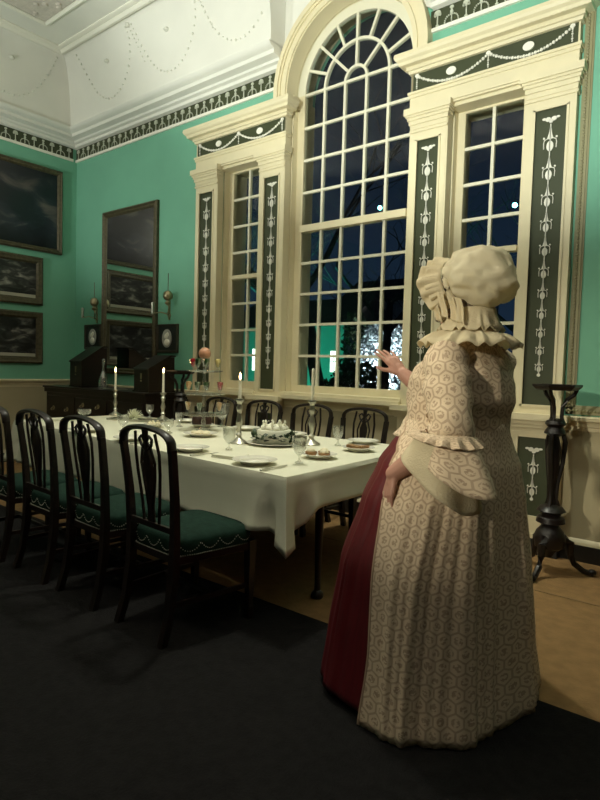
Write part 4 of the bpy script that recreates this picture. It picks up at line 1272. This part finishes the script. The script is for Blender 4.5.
# sleeves, cuffs and flounces
def sleeve(S_, E_, F_, sd):
    S0, E0, F0 = Vector(S_), Vector(E_), Vector(F_)
    path = [S0+Vector((-sd*.045, 0, .012)), S0, S0.lerp(E0, .25), S0.lerp(E0, .5), S0.lerp(E0, .78), E0, E0.lerp(F0, .16)]
    rad = [.060, .078, .084, .084, .080, .075, .070]
    # resample
    rings = []; uv = []; L = 0; prev = None
    for i in range(33):
        t = i/32*(len(path)-1); j = min(int(t), len(path)-2); u = t-j
        p = path[j].lerp(path[j+1], u); r = lerp(rad[j], rad[j+1], u)
        tg = (path[min(j+2, len(path)-1)]-path[max(j-1+(1 if u > .5 else 0), 0)]).normalized()
        if prev is not None: L += (p-prev).length
        prev = p
        a1 = tg.cross(Vector((0, 1, 0))).normalized(); b1 = a1.cross(tg).normalized()
        ring = []; ur = []
        for k in range(36):
            q_ = 2*pi*k/36; d = a1*cos(q_)+b1*sin(q_)
            w = .008*noise.noise((p+d*.08)*13)+.006*sin(L*70+2*sin(q_))*.6
            ring.append(tuple(p+d*(r+w))); ur.append((q_*.08, -L))
        ur.append((2*pi*.08, -L)); rings.append(ring); uv.append(ur)
    m = MB(); m.strip(rings, True, False, False, uv); return m.build('sleeve', GOWN, lady, solid=.004)
sleeve(LS, LE, LW, -1); sleeve(RS, RE, RW, 1)
def flounce(E_, F_, name, mt, R0, front, back, zf, zb, layers=60, waves=11, amp=.012, fr=0, xs=.72):
    """bell hanging from the elbow; longer at the back of the arm (-Y)"""
    E0 = Vector(E_).lerp(Vector(F_), .10); rings = []; uv = []
    for i in range(14):
        t = i/13; ring = []; ur = []
        for k in range(layers):
            a = 2*pi*k/layers; c = cos(a)           # a=0 front
            low = lerp(zb, zf, .5+.5*c)
            ext = lerp(back, front, .5+.5*c)
            rr = lerp(R0, ext, t**.75)
            z = lerp(E0.z+.015, low, t)
            w = amp*t*sin(a*waves+fr)
            ring.append((E0.x+sin(a)*(rr*xs+w), E0.y+c*(rr+w), z+.4*w)); ur.append((a*.1, -t*.22))
        ur.append((2*pi*.1, -t*.22)); rings.append(ring); uv.append(ur)
    m = MB(); m.strip(rings, True, False, False, uv); return m.build(name, mt, lady, solid=.003)
flounce(LE, LW, 'lace_flounce', LACE, .076, .145, .125, .985, .785, amp=.010, waves=5, xs=.98)
flounce(LE, LW, 'sleeve_flounce', GOWN, .084, .070, .200, 1.045, .850, amp=.009, waves=6, fr=1, xs=.80)
flounce(LE, LW, 'sleeve_ruffle', GOWN, .086, .128, .130, 1.045, 1.005, amp=.013, waves=15, fr=2, xs=.95)
flounce(RE, RW, 'lace_flounce', LACE, .070, .090, .105, 1.04, .90, amp=.010, waves=7)
flounce(RE, RW, 'sleeve_flounce', GOWN, .078, .08, .12, 1.05, .96, amp=.008, waves=8)
# neck ruffles / kerchief
def neck_ruffle(tab_, waves, amp, z_noise, nm_, mt):
    rings = []
    for i, (z, sx, sy, cyy) in enumerate(tab_):
        u = i/(len(tab_)-1); ring = []
        for k in range(160):
            a = 2*pi*k/160
            w = amp*u*u*(.5+.8*noise.noise(Vector((a*1.7, z_noise, 5))))*sin(a*waves+5*noise.noise(Vector((cos(a)*2.5, sin(a)*2.5+z_noise, 0))))
            p = ellipse_pt(a, sx, sy, cyy, z)
            ring.append((p[0]*(1+w*3), p[1]*(1+w*3), z+w*1.3+.006*noise.noise(Vector((a*3, u*3, z_noise)))))
        rings.append(ring)
    m = MB(); m.strip(rings, True, False, False); return m.build(nm_, mt, lady, solid=.003)
neck_ruffle([(1.470, .064, .060, .012), (1.452, .070, .068, .008), (1.432, .084, .080, .004), (1.415, .125, .105, .0), (1.405, .165, .140, .0), (1.388, .200, .165, .0), (1.366, .224, .186, .0)], 17, .014, 1.0, 'kerchief', LACE)
neck_ruffle([(1.510, .080, .090, -.002), (1.485, .086, .096, .0), (1.455, .100, .108, .0), (1.425, .128, .128, .0)], 15, .012, 4.0, 'neck_frill', LACE)

# petticoat and gown skirt
sk = [(.0, .450, .395, .130), (.20, .425, .375, .135), (.50, .400, .345, .130), (.75, .345, .300, .105), (.90, .292, .265, .085), (.98, .240, .230, .072), (1.03, .198, .205, .056), (1.07, .180, .195, .050)]
def pleat(a, z, amp):
    d = min(1, max(0, (1.06-z)/.55))
    q_ = a*9+2.4*noise.noise(Vector((cos(a)*2, sin(a)*2, z*.5)))
    return amp*d*(.60*sin(q_)+.30*sin(2.3*q_+1.3)+.18*sin(5.1*q_))
def skirt(scale, a0, a1, n_a, amp, ztop, zbot, edge=None):
    rings = []; uv = []; nz = 44
    for i in range(nz+1):
        z = lerp(zbot, ztop, i/nz); sx, sy, cyy = interp(sk, z)
        lo, hi = (a0, a1) if edge is None else edge(z)
        ring = []; ur = []
        for k in range(n_a+(0 if edge is None else 1)):
            a = lerp(lo, hi, k/n_a); w = pleat(a, z, amp)
            k_ = min(1, max(0, (1.0-z))); p = ellipse_pt(a, sx*scale+w, sy*scale+w, cyy, z, 1-.22*k_ if cos(a) < 0 else 1-.08*k_, -.045*k_)
            ring.append(p); ur.append((a*.36, z))
        if edge is None: ur.append((2*pi*.36, z))
        rings.append(ring); uv.append(ur)
    return rings, uv
r_, u_ = skirt(.965, 0, 2*pi, 220, .010, 1.07, .03)
m = MB(); m.strip(r_, True, False, False, u_); m.build('petticoat', RED, lady, solid=.004)
def edge(z):
    ph = interp([(.0, 1.66), (.25, 1.70), (.50, 1.66), (.75, 1.56), (.95, 1.36), (1.03, 1.08), (1.075, .85)], z)[0]
    return ph, 2*pi-ph
r_, u_ = skirt(1.035, 0, 0, 260, .019, 1.075, .006, edge)
for ring, ur in zip(r_, u_): pass
m = MB(); m.strip(r_, False, False, False, u_); m.build('gown_skirt', GOWN, lady, solid=.005)
# ruched edging down the gown opening
for s in (0, -1):
    m = MB(); pts = []
    for ring in r_:
        pts.append(Vector(ring[s]))
    m.tube(pts, [.006]*len(pts), 6); m.build('gown_edging', GOWN, lady)

# ------------------------------------------------------------------ outside
GR = mat('night_lawn', (.03, .05, .02), .95, var=.3, vscale=.8)
m = MB(); m.box(-60, 40, .46, 90, -.75, -.6); struct(m.build('ground', GR, smooth=False))
BARK = mat('bark', (.10, .08, .06), .9, var=.4, vscale=5, bump=.5, bscale=12)
NEEDLE = mat('shrub_leaves', (.07, .10, .04), .8, var=.4, vscale=4)
HW = mat('house_siding', (.55, .58, .52), .8, var=.08, vscale=1)
HR = mat('shingle_roof', (.10, .07, .06), .85, var=.3, vscale=3)
LITW = mat('lit_window', (.9, .9, .8), .5, emit=(.85, 1.0, .85), estr=3.2)
def house(label, x0, x1, y0, y1, h, rh, wins, hw=HW):
    root = thing('house', label, 'building', ((x0+x1)/2, y0, -.6)); ox = (x0+x1)/2
    m = MB(); m.box(x0-ox, x1-ox, 0, y1-y0, 0, h); m.build('wall', hw, root, smooth=False)
    m = MB(); d = y1-y0
    m.prism([(-.3, h), (d+.3, h), (d*.5, h+rh)], x0-ox-.25, x1-ox+.25, 'x'); m.build('roof', HR, root, smooth=False)
    for (a, b_, z0, z1) in wins:
        m = MB(); m.box(a-ox-.06, b_-ox+.06, -.05, 0.02, z0-.06+.6, z1+.06+.6); w = m.build('window', mat('casing_white', (.7, .7, .65), .6) if 'cw' not in MATS else MATS['cw'], root, smooth=False)
        m = MB(); m.box(a-ox, b_-ox, -.06, -.045, z0+.6, z1+.6)
        m.build('pane', LITW, w, smooth=False)
        m = MB(); c = (a+b_)/2-ox; m.box(c-.02, c+.02, -.075, -.055, z0+.6, z1+.6); m.box(a-ox, b_-ox, -.075, -.055, (z0+z1)/2+.58, (z0+z1)/2+.62); m.build('glazing_bar', MATS.get('cw', WHITEP), w, smooth=False)
house('low house lit teal with bright windows beyond the lawn', -17.5, -9.25, 20, 25, 4.1, 1.7, [(-12.25, -11.95, 1.1, 2.25), (-10.0, -9.55, 1.15, 2.2), (-15.45, -14.85, 1.1, 2.3)])
house('pale house standing behind the teal-lit one', -16.5, -12.0, 30, 35, 6.6, 1.8, [], mat('pale_render', (.5, .42, .36), .8))

def tree(label, x, y, h, r, seed, lean=(0, 0), name='tree', depth=5, spread=.55):
    rnd = random.Random(seed)
    root = thing(name, label, 'tree', (x, y, -.6))
    T_ = MB(); Br = MB()
    def grow(p, d, L, rad, lv):
        n = 4; pts = [p]; rr = [rad]
        for i in range(n):
            d = (d+Vector((rnd.uniform(-1, 1), rnd.uniform(-1, 1), rnd.uniform(-.6, .8)))*.13).normalized()
            p = p+d*L/n; pts.append(p); rr.append(rad*(1-.42*(i+1)/n))
        (T_ if lv == 0 else Br).tube(pts, rr, 7 if lv < 2 else 4)
        if lv < depth:
            for k in range(3 if lv < 3 else 2):
                a = rnd.uniform(0, 2*pi); ax = Vector((cos(a), sin(a), rnd.uniform(-.1, .5)))
                src = pts[rnd.choice([2, 3, 4])] if lv else pts[rnd.choice([3, 4])]
                grow(src, (d*(1-spread)+ax*spread).normalized(), L*rnd.uniform(.62, .82), rr[-1]*.78, lv+1)
    grow(Vector((0, 0, 0)), Vector((lean[0], lean[1], 1)).normalized(), h*.38, r, 0)
    T_.build('trunk', BARK, root); Br.build('branches', BARK, root, smooth=False)
tree('bare tree with teal-lit branches, left outside the arched window', -7.6, 14, 11, .20, 3)
tree('bare tree holding the teal lantern outside the arched window', -3.6, 14.5, 11.5, .22, 8)
tree('thick leaning trunk outside the right side of the arched window', -2.2, 9.0, 11, .24, 21, (-.22, .05))
tree('bare tree outside the right-hand window, with a teal lantern', 1.2, 14.6, 10.5, .2, 5)
tree('bare tree seen through the left-hand window', -12.5, 13, 10, .2, 13)
tree('bare tree rising behind the teal-lit house', -11.5, 27.5, 12, .2, 31)
def shrub(label, x, y, r, h, seed, dens=420, lm=NEEDLE, ls=1.0):
    rnd = random.Random(seed); root = thing('shrub', label, 'shrub', (x, y, -.6)); m = MB()
    for k in range(dens):
        a = rnd.uniform(0, 2*pi); e = rnd.uniform(0, 1); rr = r*rnd.uniform(.55, 1)*sqrt(1-(e*.9)**2)
        c = Vector((rr*cos(a), rr*sin(a), .15+h*e)); d = Vector((rnd.uniform(-1, 1), rnd.uniform(-1, 1), rnd.uniform(-1, 1))).normalized()
        s_ = d.orthogonal().normalized(); L = rnd.uniform(.10, .2)*ls
        m.add([c-d*L, c+s_*L*.5, c+d*L, c-s_*L*.5], [(0, 1, 2, 3)])
    m.build('leaves', lm, root, smooth=False)
    t = MB(); t.tube([(0, 0, 0), (.03, 0, h*.5), (0, .02, h*.8)], [.09, .06, .03], 7)
    for k in range(8):
        a = rnd.uniform(0, 2*pi); t.tube([(0, 0, h*.2), (r*.4*cos(a), r*.4*sin(a), h*.5), (r*.7*cos(a), r*.7*sin(a), h*.7)], [.04, .03, .015], 5)
    t.build('stems', BARK, root)
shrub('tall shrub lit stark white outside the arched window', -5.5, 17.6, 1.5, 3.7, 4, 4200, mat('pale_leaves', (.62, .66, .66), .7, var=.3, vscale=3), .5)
shrub('dark green shrub between the teal house and the white-lit shrub', -7.9, 19.0, .8, 4.4, 6)
shrub('low round dark shrub left of the white-lit shrub', -8.4, 17.6, .9, 1.2, 9)
shrub('dark hedge in front of the white-lit shrub', -4.9, 14.6, 1.3, 2.0, 17, 1300, NEEDLE, .7)
def lantern(label, p):
    root = thing('lantern', label, 'lantern', p)
    m = MB(); m.ball((0, 0, 0), .075, 12, 8); m.build('bulb', mat('teal_bulb', (.3, .9, .9), .4, emit=(.25, 1, .95), estr=14), root)
    m = MB(); m.lathe([(.03, .07), (.045, .075), (.03, .11), (.006, .13), (.006, .30)], seg=10); m.build('hook', BLACKP, root)
lantern('teal glowing lantern hanging high outside the arched window', (-3.75, 14.0, 7.1))
lantern('teal glowing lantern hanging outside the right-hand window', (1.07, 14.0, 6.47))

# ------------------------------------------------------------------ lights
def spot(name, loc, tgt, e, col, ang, blend, rad=.1):
    L = bpy.data.lights.new(name, 'SPOT'); L.energy = e; L.color = col; L.spot_size = radians(ang); L.spot_blend = blend; L.shadow_soft_size = rad
    o = bpy.data.objects.new(name, L); COL.objects.link(o); o.location = loc
    o.rotation_euler = (Vector(tgt)-Vector(loc)).to_track_quat('-Z', 'Y').to_euler(); return o
def point(name, loc, e, col, rad):
    L = bpy.data.lights.new(name, 'POINT'); L.energy = e; L.color = col; L.shadow_soft_size = rad
    o = bpy.data.objects.new(name, L); COL.objects.link(o); o.location = loc; return o
WARM = (.95, 1.0, .90)
# uplighter behind the visitors
spot('uplighter', (6.1, -5.6, 1.98), (6.0, -1.2, 6.1), 1300, WARM, 86, .35, .12)
spot('uplighter', (1.6, -5.0, 1.90), (1.9, -1.0, 5.8), 400, WARM, 96, .45, .12)
point('room_fill', (3.4, -4.3, 4.1), 50, (1, .97, .78), .06)  # added fill lifting the lower window wall and table front, no fixture here
spot('table_fill', (4.9, -1.35, 4.7), (4.85, -1.25, .8), 330, (.98, 1, .82), 86, 1, .18)  # added spot to brighten the tabletop and dado, not a fitting of the room
spot('woman_fill', (5.3, -6.6, 2.5), (6.44, -2.1, 1.42), 560, (1, .93, .70), 25, 1, .10)  # added spot that brightens the woman's cap, back and sleeve
# outdoor floodlights
spot('teal_floodlight', (-12.0, 14.0, -.3), (-12, 20, 1.6), 800, (.04, 1, .62), 90, .6, .1)
spot('teal_floodlight', (-6.5, 11.5, -.3), (-7.4, 14, 7.5), 3500, (.05, .9, .9), 50, .6, .1)
spot('teal_floodlight', (1.5, 11.5, -.3), (1.2, 14.6, 6.5), 1500, (.05, .75, .9), 50, .6, .1)
spot('white_floodlight', (-4.6, 16.0, -.4), (-5.7, 17.6, 2.9), 9000, (.75, .9, 1), 60, .8, .1)

w = bpy.data.worlds.new('night'); SC.world = w; w.use_nodes = True
nt = w.node_tree; bg = nt.nodes['Background']
tc = nt.nodes.new('ShaderNodeTexCoord'); sp_ = nt.nodes.new('ShaderNodeSeparateXYZ'); nt.links.new(tc.outputs['Generated'], sp_.inputs[0])
cr = nt.nodes.new('ShaderNodeValToRGB'); e = cr.color_ramp.elements
e[0].position = 0; e[0].color = (.010, .022, .045, 1); e[1].position = .5; e[1].color = (.004, .007, .012, 1)
nt.links.new(sp_.outputs['Z'], cr.inputs[0]); nt.links.new(cr.outputs[0], bg.inputs[0]); bg.inputs[1].default_value = 1.0
SC.view_settings.view_transform = 'Standard'; SC.view_settings.look = 'None'
SC.view_settings.exposure = 0; SC.view_settings.gamma = 1; SC.view_settings.use_curve_mapping = False
